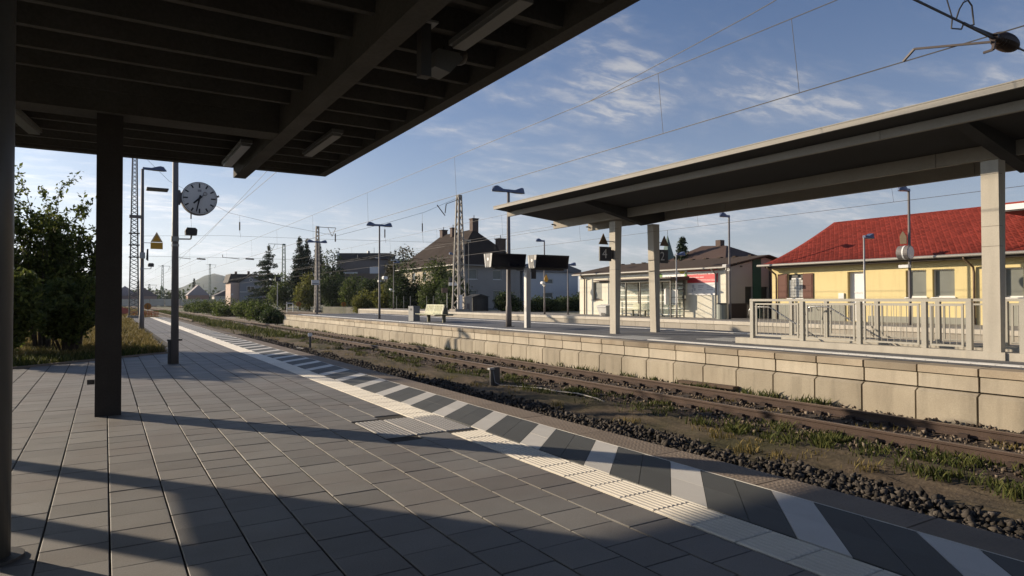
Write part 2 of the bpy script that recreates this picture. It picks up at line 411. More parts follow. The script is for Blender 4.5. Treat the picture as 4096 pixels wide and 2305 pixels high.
# studded plates
stud = MB(); stud.box(-.19, .19, -.19, .19, -.06, -.002)
for i in range(7):
    for j in range(7):
        x, y = (i-3)*.054, (j-3)*.054
        stud.add([(x-.019, y-.019, -.002), (x+.019, y-.019, -.002), (x+.019, y+.019, -.002), (x-.019, y+.019, -.002), (x-.011, y-.011, .004), (x+.011, y-.011, .004), (x+.011, y+.011, .004), (x-.011, y+.011, .004)],
                 [(0, 1, 5, 4), (1, 2, 6, 5), (2, 3, 7, 6), (3, 0, 4, 7), (4, 5, 6, 7)])
sp_m = stud.mesh('studded_plate', M('studded plate', (.44, .43, .42), .75, .06, 3, .07, 120, .15, 150, obj=.06))
for i in range(3):
    for j in range(3): inst('studded_plate', sp_m, plat, (3.912-i*.405, 7.815+j*.385, 0), (0, 0, 0))
# chevron edge band: 45 degree plates, every third one white
def chev(name, mat):
    m = MB(); w, l, h = .4185, .3955, .06
    b = [(0, 0), (w, w), (w, w+l), (0, l)]
    m.hexa([(x, y, -h) for x, y in b]+[(x, y, 0) for x, y in b]); return m.mesh(name, mat)
cw, ck = chev('stripe_plate', whiteZ), chev('stripe_plate', darkZ)
cz = []
for k in range(-18, 173):
    yb = 3.70+k*.4033
    for h in (0, 1):
        x = 4.135+h*.4215; yy = yb+h*.4215
        if yy > 72: continue
        cz.append((x, yy, k % 3 == 0))
cz.sort(key=lambda p: view_depth(p[0]+.2, p[1]+.3))
for x, y, wz in cz[:300]: inst('stripe_plate', cw if wz else ck, plat, (x, y, random.uniform(-.0015, .001)))
for wz in (True, False):
    m = MB()
    for x, y, w_ in cz[300:]:
        if w_ == wz: m.quad((x, y, 0), (x+.4185, y+.4185, 0), (x+.4185, y+.814, 0), (x, y+.3955, 0))
    if m.v: m.build('stripe_plate', whiteZ if wz else darkZ, plat, kind='stuff')
# edge stones with a diamond relief
ks = MB(); ks.box(-.215, .215, -.647, .647, -.30, 0)
n_ = 0
for i in range(7):
    for j in range(22):
        x, y = -.175+i*.058+(j % 2)*.012, -.60+j*.057; a = .02
        ks.add([(x-a, y, .0002), (x, y-a*1.2, .0002), (x+a, y, .0002), (x, y+a*1.2, .0002), (x, y, .005)], [(0, 1, 4), (1, 2, 4), (2, 3, 4), (3, 0, 4)])
ksm = ks.mesh('edge_stone', kerbM)
y = 5.216-13*1.3125
while y < 72.2:
    inst('edge_stone', ksm, plat, (5.205, y+.656, random.uniform(-.002, .002)), (0, 0, random.gauss(0, .0012))); y += 1.3125
m = MB(); m.box(4.979, 4.988, -12, 73, -.05, .001); m.build('mortar_line', whiteZ, plat)
m = MB(); m.bar((-8, 14.78, -.01), (1.7, 23.52, -.01), .07, .10); m.bar((1.7, 23.52, -.01), (2.0, 73, -.01), .07, .10); m.build('edging_kerb', kerbM, plat)

# ------------------------------------------------------------------ island platform
IZ = .45
im = MB()
for b in [(12.97, 15.16, -20, 57.2), (17.14, 20.45, -20, 57.2), (15.16, 17.14, 12.2, 57.2), (15.16, 17.14, -20, 1.9)]: im.box(b[0], b[1], b[2], b[3], -.8, IZ-.012)
im.box(15.16, 17.14, 1.9, 12.2, -3.6, -3.4)
isl = struct(im.build('island_platform', jointM))
def block(name, prof, mat, L=1.016-.034, axis='y'):
    m = MB(); m.prism(prof, 'y', -L/2, L/2); return m.mesh(name, mat)
lowb = block('wall_block', [(12.75, -.8), (12.99, -.8), (12.99, .02), (12.84, .02), (12.75, -.03)], M('lower wall block concrete', (.37, .325, .25), .88, .12, 1.2, .12, 45, .2, 60, obj=.12, streak=.25, tint=(.27, .23, .17), tsc=.9, tamt=.5))
midb = block('wall_block', [(12.872, .048), (12.99, .048), (12.99, .298), (12.872, .298)], wallM)
capb = block('coping_stone', [(12.845, .318), (13.32, .318), (13.32, IZ), (12.86, IZ), (12.845, IZ-.012)], capM)
k = -12
while True:
    y = 10.52+(k+.5)*1.016
    if y > 57.0: break
    inst('wall_block', lowb, isl, (random.uniform(-.004, .004), y-.02, 0), (0, 0, 0))
    inst('wall_block', midb, isl, (random.uniform(-.004, .004), y, 0))
    inst('coping_stone', capb, isl, (random.uniform(-.005, .005), y, random.uniform(-.003, .003)))
    k += 1
pts = []
for i in range(17):
    for j in range(190):
        x, y = 13.53+i*.4, -18.6+j*.4
        if y > 57 or (i in (1,)) or (i in (14,)): continue
        if 14.9 < x < 17.4 and 1.8 < y < 12.5: continue
        pts.append((x, y))
flat_slabs('paving_slab', pts, .392, .392, IZ, islP, isl)
lp = rib_plate('guide_plate', .30, .39, islW, 5)
for j in range(190):
    y = -18.6+j*.4
    if 14.7 < y < 16.6 or y > 57: continue
    inst('guide_plate', lp, isl, (14.02, y, IZ+.001))
m = MB()
for j in range(190):
    y = -18.6+j*.4
    if y < 57: m.box(19.05, 19.35, y-.195, y+.195, IZ-.05, IZ+.002)
m.build('guide_plate', islW, isl, kind='stuff')
m = MB()   # cross ribs of the attention field
for j in range(22): m.box(13.7, 15.0, 14.72+j*.085, 14.76+j*.085, IZ-.01, IZ+.006)
for j in range(16): m.box(15.3, 16.6, 12.75+j*.085, 12.79+j*.085, IZ-.01, IZ+.006)
m.build('attention_field', islW, isl, kind='stuff')
# stairwell: kerbs, walls and steps
m = MB()
for q in ((14.98, 15.26, 1.9, 12.35), (17.0, 17.28, 1.9, 12.35), (15.262, 16.998, 1.62, 1.9)): m = MB(); m.box(*q, IZ-.02, IZ+.15); m.build('stair_kerb', islC, isl)
for q in ((15.163, 15.26), (17.0, 17.137)): m = MB(); m.box(*q, 1.9, 12.2, -3.4, IZ-.02); m.build('stairwell_wall', islC, isl)
stp = MB(); stp.box(15.263, 16.997, 0, .30, -.16, 0); stm = stp.mesh('step', bodyM)
for i in range(24): inst('step', stm, isl, (0, 12.2-(i+1)*.30, IZ-.012-i*.165))
m = MB(); m.box(14.94, 15.24, 5.86, 6.56, IZ-.01, IZ+.158); m.build('column_plinth', islC, isl)
m = MB(); m.box(12.98, 20.45, 57.19, 57.45, -.8, IZ-.05); m.build('end_wall', wallM, isl)

def fence_run(name, label, x, ys, z0, grp):
    t = thing(name, label, 'railing', (x, ys[0], z0), grp)
    pm_ = MB(); pm_.box(-.05, .05, -.05, .05, 0, 1.0); pme = pm_.mesh('post', steelW)
    for y in ys: inst('post', pme, t, (x, y, z0))
    m = MB(); m.box(x-.05, x+.05, ys[-1]-.05, ys[0]+.05, z0+1.003, z0+1.065); m.build('top_rail', steelW, t)
    bm = MB(); bm.tube([(0, 0, 0), (0, 0, .86)], .0065, 5); bme = bm.mesh('bar', steelW)
    for a, b in zip(ys, ys[1:]):
        hi, lo = a-.11, b+.11
        m = MB()
        m.box(x-.02, x+.02, lo, hi, z0+.06, z0+.10); m.box(x-.02, x+.02, lo, hi, z0+.91, z0+.95)
        m.box(x-.02, x+.02, lo, lo+.04, z0+.103, z0+.907); m.box(x-.02, x+.02, hi-.04, hi, z0+.103, z0+.907)
        fr = m.build('panel_frame', steelW, t); nb = max(2, int((hi-lo)/.125))
        for i in range(1, nb): inst('bar', bme, fr, (x, lo+(hi-lo)*i/nb, z0+.075))
    return t
steelW = M('pale railing paint', (.36, .345, .30), .55, .06, 3, .05, 40)
fence_run('railing', 'pale steel bar railing on the track side of the stairwell', 15.12, [11.88, 10.36, 8.87, 7.42, 6.55], IZ+.15, 'railings round the stairs')
fence_run('railing', 'short railing run continuing right of the big concrete column', 15.12, [5.62, 4.2, 2.9, 2.0], IZ+.15, 'railings round the stairs')
fence_run('railing', 'bar railing on the far side of the stairwell, seen through the nearer one', 17.14, [12.1, 11.0, 9.58, 8.1, 6.7, 5.2, 3.6, 2.0], IZ+.15, 'railings round the stairs')
def handrail(label, x, y0, y1):
    t = thing('handrail', label, 'handrail', (x, y0, IZ+.15), 'handrails down the stairs')
    m = MB(); sl = -.55
    ye = 4.0
    m.tube([(x, y0+.03, IZ+.75), (x, y0, IZ+.90), (x, y0-.06, IZ+.97), (x, y0-.16, IZ+.995), (x, y1, IZ+.995), (x, y1-.08, IZ+.97), (x, ye, IZ+.97+(y1-.08-ye)*sl)], .021, 8)
    m.build('tube', M('polished steel', (.62, .60, .56), .22, .03, metal=.9), t, smooth=True)
    for y, z in [(y0-.3, IZ+.99), (y1-1.2, IZ+.97-1.12*.55), (y1-3, IZ+.97-2.92*.55)]:
        s_ = -1 if x < 16 else 1; m = MB()
        m.tube([(x, y, z-.02), (x+s_*.06, y, z-.09), (x+s_*.20, y, z-.09)], .009, 5); m.build('bracket', steelG, t)
handrail('steel handrail nearest the track going down the stairs', 15.46, 12.25, 11.62)
handrail('steel handrail with a bent end on the far side of the stairs', 16.86, 11.42, 10.8)

# island canopy
CE = 22.27
can = thing('platform_canopy', 'wide concrete canopy with a shallow butterfly roof over the island platform', 'canopy', (16.7, 8, IZ))
def zs(x): return 5.215-.103*(x-12.95) if x <= 16.7 else 5.215-.103*(20.45-x)
m = MB(); Y0 = -22
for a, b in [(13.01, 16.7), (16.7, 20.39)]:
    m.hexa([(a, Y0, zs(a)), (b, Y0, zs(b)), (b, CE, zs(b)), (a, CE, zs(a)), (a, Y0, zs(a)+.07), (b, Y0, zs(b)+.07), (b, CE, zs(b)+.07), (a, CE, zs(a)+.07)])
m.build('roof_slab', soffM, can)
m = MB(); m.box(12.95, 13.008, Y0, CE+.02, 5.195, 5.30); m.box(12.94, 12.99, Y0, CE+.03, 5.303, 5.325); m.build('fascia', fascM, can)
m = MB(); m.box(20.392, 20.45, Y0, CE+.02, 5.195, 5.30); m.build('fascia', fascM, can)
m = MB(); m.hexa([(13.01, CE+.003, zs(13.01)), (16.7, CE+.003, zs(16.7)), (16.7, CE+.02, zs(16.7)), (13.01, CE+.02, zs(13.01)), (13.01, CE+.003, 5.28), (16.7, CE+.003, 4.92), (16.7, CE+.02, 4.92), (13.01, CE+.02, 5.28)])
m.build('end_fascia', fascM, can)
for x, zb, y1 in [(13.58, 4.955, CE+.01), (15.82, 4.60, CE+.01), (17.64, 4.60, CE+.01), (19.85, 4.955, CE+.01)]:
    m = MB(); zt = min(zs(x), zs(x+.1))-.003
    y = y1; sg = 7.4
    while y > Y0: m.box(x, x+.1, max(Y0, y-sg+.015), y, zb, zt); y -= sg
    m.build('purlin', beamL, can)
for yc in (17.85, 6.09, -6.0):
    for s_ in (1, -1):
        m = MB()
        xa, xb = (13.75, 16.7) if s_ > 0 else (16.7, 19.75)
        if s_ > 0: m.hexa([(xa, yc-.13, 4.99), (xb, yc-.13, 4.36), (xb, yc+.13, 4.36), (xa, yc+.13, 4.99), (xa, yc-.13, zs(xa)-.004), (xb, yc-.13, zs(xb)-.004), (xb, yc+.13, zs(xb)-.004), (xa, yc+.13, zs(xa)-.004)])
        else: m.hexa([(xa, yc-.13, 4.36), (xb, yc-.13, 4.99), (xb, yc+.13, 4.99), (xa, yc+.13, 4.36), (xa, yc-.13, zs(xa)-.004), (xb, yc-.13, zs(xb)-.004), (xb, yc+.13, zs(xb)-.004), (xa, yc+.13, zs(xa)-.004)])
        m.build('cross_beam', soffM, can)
def column(x, y, zb, side, n=3):
    m = MB(); w0, w1 = .19, .31; d = .31; zt = 4.42
    if side > 0: m.hexa([(x, y, zb), (x+w0, y, zb), (x+w0, y+d, zb), (x, y+d, zb), (x, y, zt), (x+w1, y, zt), (x+w1, y+d, zt), (x, y+d, zt)])
    else: m.hexa([(x+w1-w0, y, zb), (x+w1, y, zb), (x+w1, y+d, zb), (x+w1-w0, y+d, zb), (x, y, zt), (x+w1, y, zt), (x+w1, y+d, zt), (x, y+d, zt)])
    c = m.build('column', islC, can)
    m = MB()
    for z in (4.14, 3.1, 2.7): m = MB(); m.box(x-.002, x+.15, y-.002, y+d+.002, z, z+.012); m.build('joint', M('joint line', (.22, .20, .17), .9, .1), c)
column(15.24, 17.72, IZ-.01, 1); column(17.06, 17.72, IZ-.01, -1)
column(14.97, 5.94, IZ+.157, 1); column(17.1, 5.94, IZ-.01, -1); column(15.24, -6.2, IZ-.01, 1); column(17.1, -6.2, IZ-.01, -1)
# small brackets and cable at the purlin ends
for x in (15.70, 17.52): m = MB(); m.bar((x, CE-.02, 4.77), (x+.1, CE-.02, 4.77), .05); m.build('bracket', steelD, can)

# ------------------------------------------------------------------ near canopy
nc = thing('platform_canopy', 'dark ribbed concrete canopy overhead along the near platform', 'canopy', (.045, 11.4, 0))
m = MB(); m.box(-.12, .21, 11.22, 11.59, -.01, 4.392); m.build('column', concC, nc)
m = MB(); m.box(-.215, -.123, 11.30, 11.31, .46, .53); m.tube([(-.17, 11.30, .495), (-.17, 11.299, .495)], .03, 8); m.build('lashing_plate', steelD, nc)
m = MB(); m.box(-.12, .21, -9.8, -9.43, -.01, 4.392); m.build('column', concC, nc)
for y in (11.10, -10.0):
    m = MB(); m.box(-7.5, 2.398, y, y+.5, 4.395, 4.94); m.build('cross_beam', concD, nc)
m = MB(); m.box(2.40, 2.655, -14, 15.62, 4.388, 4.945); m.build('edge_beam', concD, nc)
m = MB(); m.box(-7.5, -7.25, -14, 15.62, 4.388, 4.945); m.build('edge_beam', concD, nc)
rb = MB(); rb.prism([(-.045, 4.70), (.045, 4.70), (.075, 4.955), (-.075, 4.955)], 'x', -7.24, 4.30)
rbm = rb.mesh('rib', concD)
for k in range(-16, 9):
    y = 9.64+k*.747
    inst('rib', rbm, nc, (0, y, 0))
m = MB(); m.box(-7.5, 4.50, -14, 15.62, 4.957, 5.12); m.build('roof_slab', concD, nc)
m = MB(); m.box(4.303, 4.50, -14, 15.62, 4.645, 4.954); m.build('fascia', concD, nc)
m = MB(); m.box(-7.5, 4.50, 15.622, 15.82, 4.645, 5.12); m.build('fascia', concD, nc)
def tube_light(label, a, b, w=.20, tilt=0):
    t = thing('tube_light', label, 'ceiling light', tuple((Vector(a)+Vector(b))/2), 'tube lights under the near canopy')
    m = MB(); m.bar(a, b, w, .06); m.build('housing', M('light housing', (.12, .12, .115), .5, .06), t)
    d = (Vector(b)-Vector(a)).normalized()*.06; m = MB(); m.bar(Vector(a)+d-Vector((0, 0, .052)), Vector(b)-d-Vector((0, 0, .052)), w*.8, .05); m.build('diffuser', M('light diffuser', (.16, .16, .155), .4, .04), t)
    for f in (.2, .8):
        m = MB(); p = Vector(a).lerp(Vector(b), f); m.tube([p, p+Vector((0, 0, 4.70-p.z if p.z < 4.69 else .02))], .012, 5); m.build('hanger', steelD, t)
tube_light('long ceiling light near the outer corner of the dark canopy', (3.43, 11.3, 4.62), (3.43, 13.35, 4.62))
tube_light('long ceiling light nearest the camera under the dark canopy', (3.43, 5.2, 4.62), (3.43, 6.75, 4.62))
tube_light('ceiling light beside the inner face of the canopy edge beam', (2.16, 12.6, 4.55), (2.16, 14.9, 4.55))
tube_light('ceiling light high up beside the edge beam at the top of the view', (2.16, 3.9, 4.55), (2.16, 5.6, 4.55))
tube_light('ceiling light left of the dark column', (-1.35, 11.9, 4.62), (-1.05, 14.0, 4.62))
t = thing('sign_hanger', 'dark square drop tube hanging from the canopy ceiling', 'hanger', (2.94, 6.56, 4.7))
m = MB(); m.box(2.88, 3.0, 6.5, 6.62, 4.10, 4.72); m.build('tube', steelD, t); m = MB(); m.box(2.82, 3.06, 6.44, 6.68, 4.675, 4.698); m.build('base_plate', steelG, t)
t = thing('loudspeaker', 'pale horn loudspeaker hanging beside the drop tube under the canopy', 'loudspeaker', (3.5, 7.15, 4.55))
m = MB(); m.prism([(3.25, 4.40), (3.45, 4.36), (3.62, 4.55), (3.60, 4.62), (3.30, 4.62)], 'y', 6.95, 7.25); m.build('body', M('pale plastic', (.13, .13, .125), .5, .05), t)
m = MB(); m.sphere((3.62, 7.05, 4.62), .11, 10, 7); m.build('horn', steelD, t, smooth=True)
m = MB(); m.tube([(3.45, 7.1, 4.60), (3.45, 7.1, 4.72)], .02, 6); m.build('bracket', steelD, t)
# round post at the left edge of the view
t = thing('steel_post', 'round dark steel post at the left edge under the canopy', 'post', (-.62, 5.42, 0))
m = MB(); m.tube([(-.62, 5.42, 0), (-.62, 5.42, 4.7)], .105, 20); m.build('shaft', M('post paint', (.10, .095, .085), .35, .08, 3, .05), t, smooth=True)
m = MB(); m.tube([(-.62, 5.42, 0), (-.62, 5.42, .02)], .18, 16); m.build('base_plate', steelD, t)
# poster board on two posts left of the view, its shadow falls across the paving
BX = -4.4; off = (BX-.05)/.6*.8
tb = thing('notice_board', 'large notice board on two posts at the left side of the paving', 'notice board', (BX, 12.2, 0))
def back(x, y, X): d = (x-X)/.6; return y+.8*d, d*math.tan(SUN_EL)
ya, _ = back(.05, 7.30, BX); yb, _ = back(.08, 5.35, BX); _, zb = back(.55, 6, BX); _, zt = back(4.6, 3, BX)
for y in (ya, yb):
    m = MB(); m.box(BX-.1, BX+.1, y-.1, y+.1, -.01, zt); m.build('post', steelG, tb)
m = MB(); m.box(BX-.06, BX+.06, yb-1.6, ya+.12, zb, zt-.02); m.build('board', M('board back', (.3, .3, .3), .6), tb)

# ------------------------------------------------------------------ house platform
HZ = .48
hm_ = MB(); hm_.box(28.06, 33.4, -25, 83.5, -.8, HZ-.012)
hp = struct(hm_.build('house_platform', M('house platform paving', (.24, .22, .20), .9, .12, 1)))
em = MB(); em.box(27.98, 28.5, -.612, .612, .30, HZ); eme = em.mesh('edge_stone', kerb1M)
wm = MB(); wm.box(28.03, 28.05+.005, -.612, .612, -.8, .297); wme = wm.mesh('wall_block', M('house platform wall', (.36, .33, .28), .9, .1, 1, .08, 30, obj=.06, streak=.1))
y = -22
while y < 83:
    inst('edge_stone', eme, hp, (0, y, random.uniform(-.002, .002))); inst('wall_block', wme, hp, (0, y, 0)); y += 1.24
pts = [(28.72+i*.4, -20+j*.4) for i in range(11) for j in range(258)]
flat_slabs('paving_slab', pts, .39, .39, HZ, M('house paving', (.25, .235, .21), .85, .1, 2, obj=.1), hp)

# ------------------------------------------------------------------ railway tracks
def rail_profile(x, z): return [(x-.07, z-.16), (x+.07, z-.16), (x+.07, z-.148), (x+.012, z-.125), (x+.012, z-.045), (x+.036, z-.035), (x+.036, z-.001), (x-.036, z-.001), (x-.036, z-.035), (x-.012, z-.045), (x-.012, z-.125), (x-.07, z-.148)]
def track(label_x, y0, y1, sl, ysl=0):
    tm = MB(); tm.box(label_x-1.3, label_x+1.3, y0, y1, -.85, -.63)
    t = struct(tm.build('railway_track', ballL))
    for s_ in (-.75, .75):
        m = MB(); m.prism(rail_profile(label_x+s_, -.40), 'y', y0, y1); r_ = m.build('rail', rustM, t)
        m = MB(); m.box(label_x+s_-.034, label_x+s_+.034, y0, y1, -.402, -.396); m.build('running_surface', railTop, r_)
    if sl:
        sm_ = MB(); sm_.box(label_x-1.25, label_x+1.25, -.12, .12, -.70, -.567); sme = sm_.mesh('sleeper', M('old sleeper', (.06, .048, .04), .95, .25, 3, .2, 40))
        cm = MB()
        for s_ in (-.75, .75):
            for q in (-.11, .11): cm.box(label_x+s_+q-.045, label_x+s_+q+.045, -.07, .07, -.566, -.50)
        cme = cm.mesh('rail_clip', M('rail clips', (.045, .03, .024), .9, .2))
        n = 0; y = ysl
        while n < sl:
            sl_ = inst('sleeper', sme, t, (0, y, 0)); inst('rail_clip', cme, sl_, (0, y, 0)) if n < 110 else None; y += .63; n += 1
    return t
track(11.1, -15, 320, 150, -3)
track(22.2, -20, 320, 0); track(26.3, -20, 320, 0)
t7 = track(7.0, 76, 320, 0)

# ------------------------------------------------------------------ stones and weeds
OCT = np.array([(1, 0, 0), (-1, 0, 0), (0, 1, 0), (0, -1, 0), (0, 0, 1), (0, 0, -1)], float)
OF = np.array([(0, 2, 4), (2, 1, 4), (1, 3, 4), (3, 0, 4), (2, 0, 5), (1, 2, 5), (3, 1, 5), (0, 3, 5)])
def stones(name, P, size, mat):
    n = len(P); sz = size*(.6+.9*rng.random((n, 1, 1)))*(.7+.6*rng.random((n, 1, 3)))
    pert = OCT[None]+rng.normal(0, .28, (n, 6, 3)); q = rng.normal(size=(n, 3, 3)); q, _ = np.linalg.qr(q)
    Vt = np.einsum('nij,nkj->nki', q, pert*sz)+P[:, None]
    F = (OF[None]+6*np.arange(n)[:, None, None]).reshape(-1, 3)
    o = link(name, np_idx_mesh(name, Vt.reshape(-1, 3), F, mat, np.repeat(rng.random(n), 8))); o['kind'] = 'stuff'; return o
def scatter(n, x0, x1, y0, y1, z, pw=1.8, zj=.02):
    return np.stack([rng.uniform(x0, x1, n), y0+(y1-y0)*rng.random(n)**pw, z+zj*(rng.random(n)-.5)], -1)
P = scatter(14000, 6.3, 7.95, 1.5, 45, -.545, 1.9, .05); P = P[rng.random(len(P)) < np.clip((8.05-P[:, 0]+.25*np.sin(P[:, 1]*1.7))/.5, 0, 1)]
stones('ballast_stones', P, .036, ballM)
P = np.concatenate([scatter(9000, 9.75, 12.72, 2, 60, -.57, 1.9, .05), scatter(2500, 12.1, 12.74, 2, 50, -.53, 1.6, .08), scatter(700, 9.2, 10, 2, 40, -.585, 1.7)])
stones('ballast_stones', P, .030, M('brown ballast stone', (.10, .075, .055), .95, .2, 4, .2, 60, obj=.45, colb=(.16, .13, .10), spec=.2))
def blades(name, C_, hgt, wid, mat, lean=.45, per=1):
    n = len(C_); a = rng.uniform(0, 2*np.pi, n); d = np.stack([np.cos(a), np.sin(a), 0*a], -1); s_ = np.stack([-np.sin(a), np.cos(a), 0*a], -1)
    h = hgt*(.45+.8*rng.random((n, 1))); w = wid*(.6+.7*rng.random((n, 1))); l = lean*h*(rng.random((n, 1))*1.6)
    up = np.array([0, 0, 1.])
    p0 = C_-s_*w/2; p1 = C_+s_*w/2; p2 = C_+up*h*.6+d*l*.4+s_*w*.4; p3 = C_+up*h+d*l; 
    Vt = np.stack([p0, p1, p2, p3], 1)
    o = link(name, np_mesh(name, Vt.reshape(-1, 3), 4, mat, True, per)); o['kind'] = 'stuff'; return o
def clumps(n, per, x0, x1, y0, y1, z, spread, pw=1.8):
    c = scatter(n, x0, x1, y0, y1, z, pw, 0); k = rng.integers(per//2, per*2, n); c = np.repeat(c, k, 0)
    c[:, :2] += rng.normal(0, spread, (len(c), 2)); return c
blades('weeds', clumps(210, 36, 8.9, 10.25, 3, 60, -.62, .11, 1.7), .15, .02, bladeM)
blades('weeds', clumps(60, 24, 8.0, 9.0, 5, 60, -.62, .12, 1.6), .10, .018, bladeD)
blades('weeds', clumps(260, 30, 8.3, 10.3, 40, 150, -.62, .3, 1.0), .32, .05, bladeM)
blades('weeds', clumps(90, 26, 12.1, 12.7, 8, 60, -.57, .10, 1.3), .20, .02, bladeM)
blades('weeds', clumps(70, 14, 10.5, 11.7, 4, 50, -.58, .12, 1.3), .10, .018, bladeD)
def off_paving(c): return c[[x < edge_x(y)-.06 for x, y in c[:, :2]]]
blades('grass', off_paving(clumps(1100, 42, -6.5, 1.95, 23.2, 66, -.04, .16, 1.4)), .26, .02, bladeD)
blades('grass', off_paving(clumps(420, 40, -5.5, 1.7, 16.5, 26, -.04, .18, 1.0)), .22, .022, bladeM)
blades('grass', clumps(300, 26, -3, 4.5, 74, 150, -.04, .4, 1.0), .35, .05, bladeD)

# ------------------------------------------------------------------ lamp posts
def lamp_head(mb, x, y, z, s_, L=.86, dr=(1, 0)):
    """whale-tail luminaire: flat neck then a domed head, along direction s_*dr"""
    n = 9; prev = None; secs = []
    for i in range(n):
        t = i/(n-1); u = L*t; wd = .06+.11*math.sin(math.pi*min(1, max(0, (t-.22)/.78)))**.7+(.02 if t < .3 else 0); wd *= 1 if t < .97 else .25
        top = .10-.01*t/.4 if t < .4 else .09+.14*math.sin(math.pi*(t-.4)/.6*.62+.0)*(1 if t < .93 else .6)
        if t > .85: top *= max(.12, (1-t)/.15)
        b = -.02-.012*t
        c = Vector((x+s_*dr[0]*u, y+s_*dr[1]*u, z)); lat = Vector((-dr[1], dr[0], 0))
        secs.append([c-lat*wd+Vector((0, 0, b)), c+lat*wd+Vector((0, 0, b)), c+lat*wd*.75+Vector((0, 0, top)), c-lat*wd*.75+Vector((0, 0, top))])
    vs = [p for q in secs for p in q]; fs = [(3, 2, 1, 0), tuple(4*(n-1)+k for k in range(4))]
    for i in range(n-1):
        for k in range(4): a = 4*i+k; b2 = 4*i+(k+1) % 4; fs.append((a, b2, b2+4, a+4))
    mb.add(vs, fs)
def lamp_post(label, x, y, z0, zt, heads, dr=(1, 0), r0=.075, r1=.05, L=.86, paint=None, grp='platform lamp posts'):
    t = thing('lamp_post', label, 'lamp post', (x, y, z0), grp)
    m = MB(); m.tube([(x, y, z0-.01), (x, y, z0+.9), (x, y, z0+.95), (x, y, zt)], [r0, r0, r0*.85, r1], 10); m.build('pole', paint or poleM, t, smooth=True)
    m = MB(); m.tube([(x, y, z0), (x, y, z0+.015)], r0*2, 10); m.build('base_plate', steelD, t)
    for s_ in heads:
        m = MB(); lamp_head(m, x, y, zt, s_, L, dr); h = m.build('lamp_head', lampM, t)
        m = MB(); u0, u1 = L*.48*s_, L*.86*s_; a, b = Vector((x+dr[0]*u0, y+dr[1]*u0, zt-.036)), Vector((x+dr[0]*u1, y+dr[1]*u1, zt-.039)); m.bar(a, b, .15, .012); m.build('lamp_glass', glassL, h)
    return t
lamp_post('tall two armed lamp post carrying on up past the canopy tip beside the black displays', 15.3, 25.0, IZ, 6.48, (1, -1), r0=.13, r1=.062)
lamp_post('two armed lamp post on the island between the waste bin and the far lamp', 14.80, 39.9, IZ, 6.36, (1, -1))
lamp_post('farthest two armed lamp post near the end of the island platform', 15.3, 56.2, IZ, 6.55, (1, -1))
lE = lamp_post('single armed lamp post with a yellow warning sign in front of the white house', 29.65, 43, HZ, 6.25, (-1,), L=.8)
lamp_post('short single armed lamp post left of the pale insurance building', 30.1, 40.5, HZ, 4.27, (1,), L=.78, r0=.06, r1=.04)
lamp_post('short lamp post rising behind the glass shelter', 30.45, 29.6, HZ, 4.43, (1,), L=.78, r0=.06, r1=.04, paint=steelG)
lamp_post('tall single armed lamp post at the right corner of the insurance building', 30.87, 25.83, HZ, 6.43, (-1,), L=.8)
lamp_post('short lamp post in front of the white door of the yellow house', 30.5, 17.63, HZ, 4.55, (1,), L=.78, r0=.06, r1=.04, paint=steelG)
lamp_post('tall lamp post carrying a double clock in front of the yellow house', 30.5, 15.57, HZ, 6.46, (-1,), L=.8)
lamp_post('lamp post on the house platform next to the big lattice mast', 30.6, 61.0, HZ, 6.3, (-1,), L=.8, dr=(.8, .6))
lamp_post('thin distant lamp post in front of the dark trees, far end of the house platform', 30.2, 76.5, HZ, 6.2, (1,), L=.8)
lamp_post('lamp post at the grass corner of the near platform, behind the clock post', 1.65, 40, -.02, 8.66, (1,), L=1.13, r0=.125, r1=.07)
# platform name signs and other signs fixed on lamp posts (things of their own)
blackM = M('black enamel', (.012, .013, .018), .45, .05); whiteM = M('white enamel', (.75, .75, .74), .5, .03); yelM = M('yellow warning sheet', (.52, .27, .02), .55, .08, 4, .05); yelB = M('back of warning sign', (.10, .065, .03), .6, .1)
redM = M('red sign', (.62, .07, .07), .6, .04)
def board(name, label, cat, x0, x1, y, z0, z1, mat, arm=None, th=.05, group=None, post=None):
    t = thing(name, label, cat, ((x0+x1)/2, y, z0), group)
    m = MB(); m.box(x0, x1, y-th/2, y+th/2, z0, z1); m.build('panel', mat, t)
    if arm: m = MB(); [m.bar(a, b, .03) for a, b in arm]; m.build('bracket', steelG, t)
    return t
t = board('platform_sign', 'small white station name sign on the far island lamp post', 'sign', 14.81, 15.43, 56.08, 2.94, 3.34, M('off white sign', (.62, .62, .60), .5, .03)); m = MB(); m.box(14.85, 15.39, 56.045, 56.054, 3.0, 3.06); m.box(14.80, 15.44, 56.04, 56.12, 2.91, 2.939); m.build('frame', steelD, t)  # panel in an even off-white
t = board('platform_sign', 'white station name sign under the dark number one sign near the lattice mast', 'sign', 30.05, 31.1, 60.86, 3.1, 3.42, whiteM); m = MB(); m.box(30.03, 31.12, 60.82, 60.9, 3.423, 3.46); m.box(30.03, 31.12, 60.82, 60.9, 3.06, 3.097); m.build('frame', steelD, t)
t = board('track_sign', 'dark number one track sign beside the big lattice mast', 'track sign', 30.05, 30.47, 60.86, 3.50, 3.95, blackM, group='track number signs'); text('1', .36, whiteM, 'numeral', t, (30.26, 60.83, 3.725), (1, 0, 0), (0, 0, 1))
t = board('info_board', 'brown info board on a thin post left of the lattice mast', 'board', 29.55, 30.2, 61.5, 2.35, 2.85, M('brown board', (.12, .085, .075), .7), th=.06)
m = MB(); m.tube([(30.17, 61.53, HZ), (30.17, 61.53, 2.6)], .04, 8); m.build('post', steelG, t)
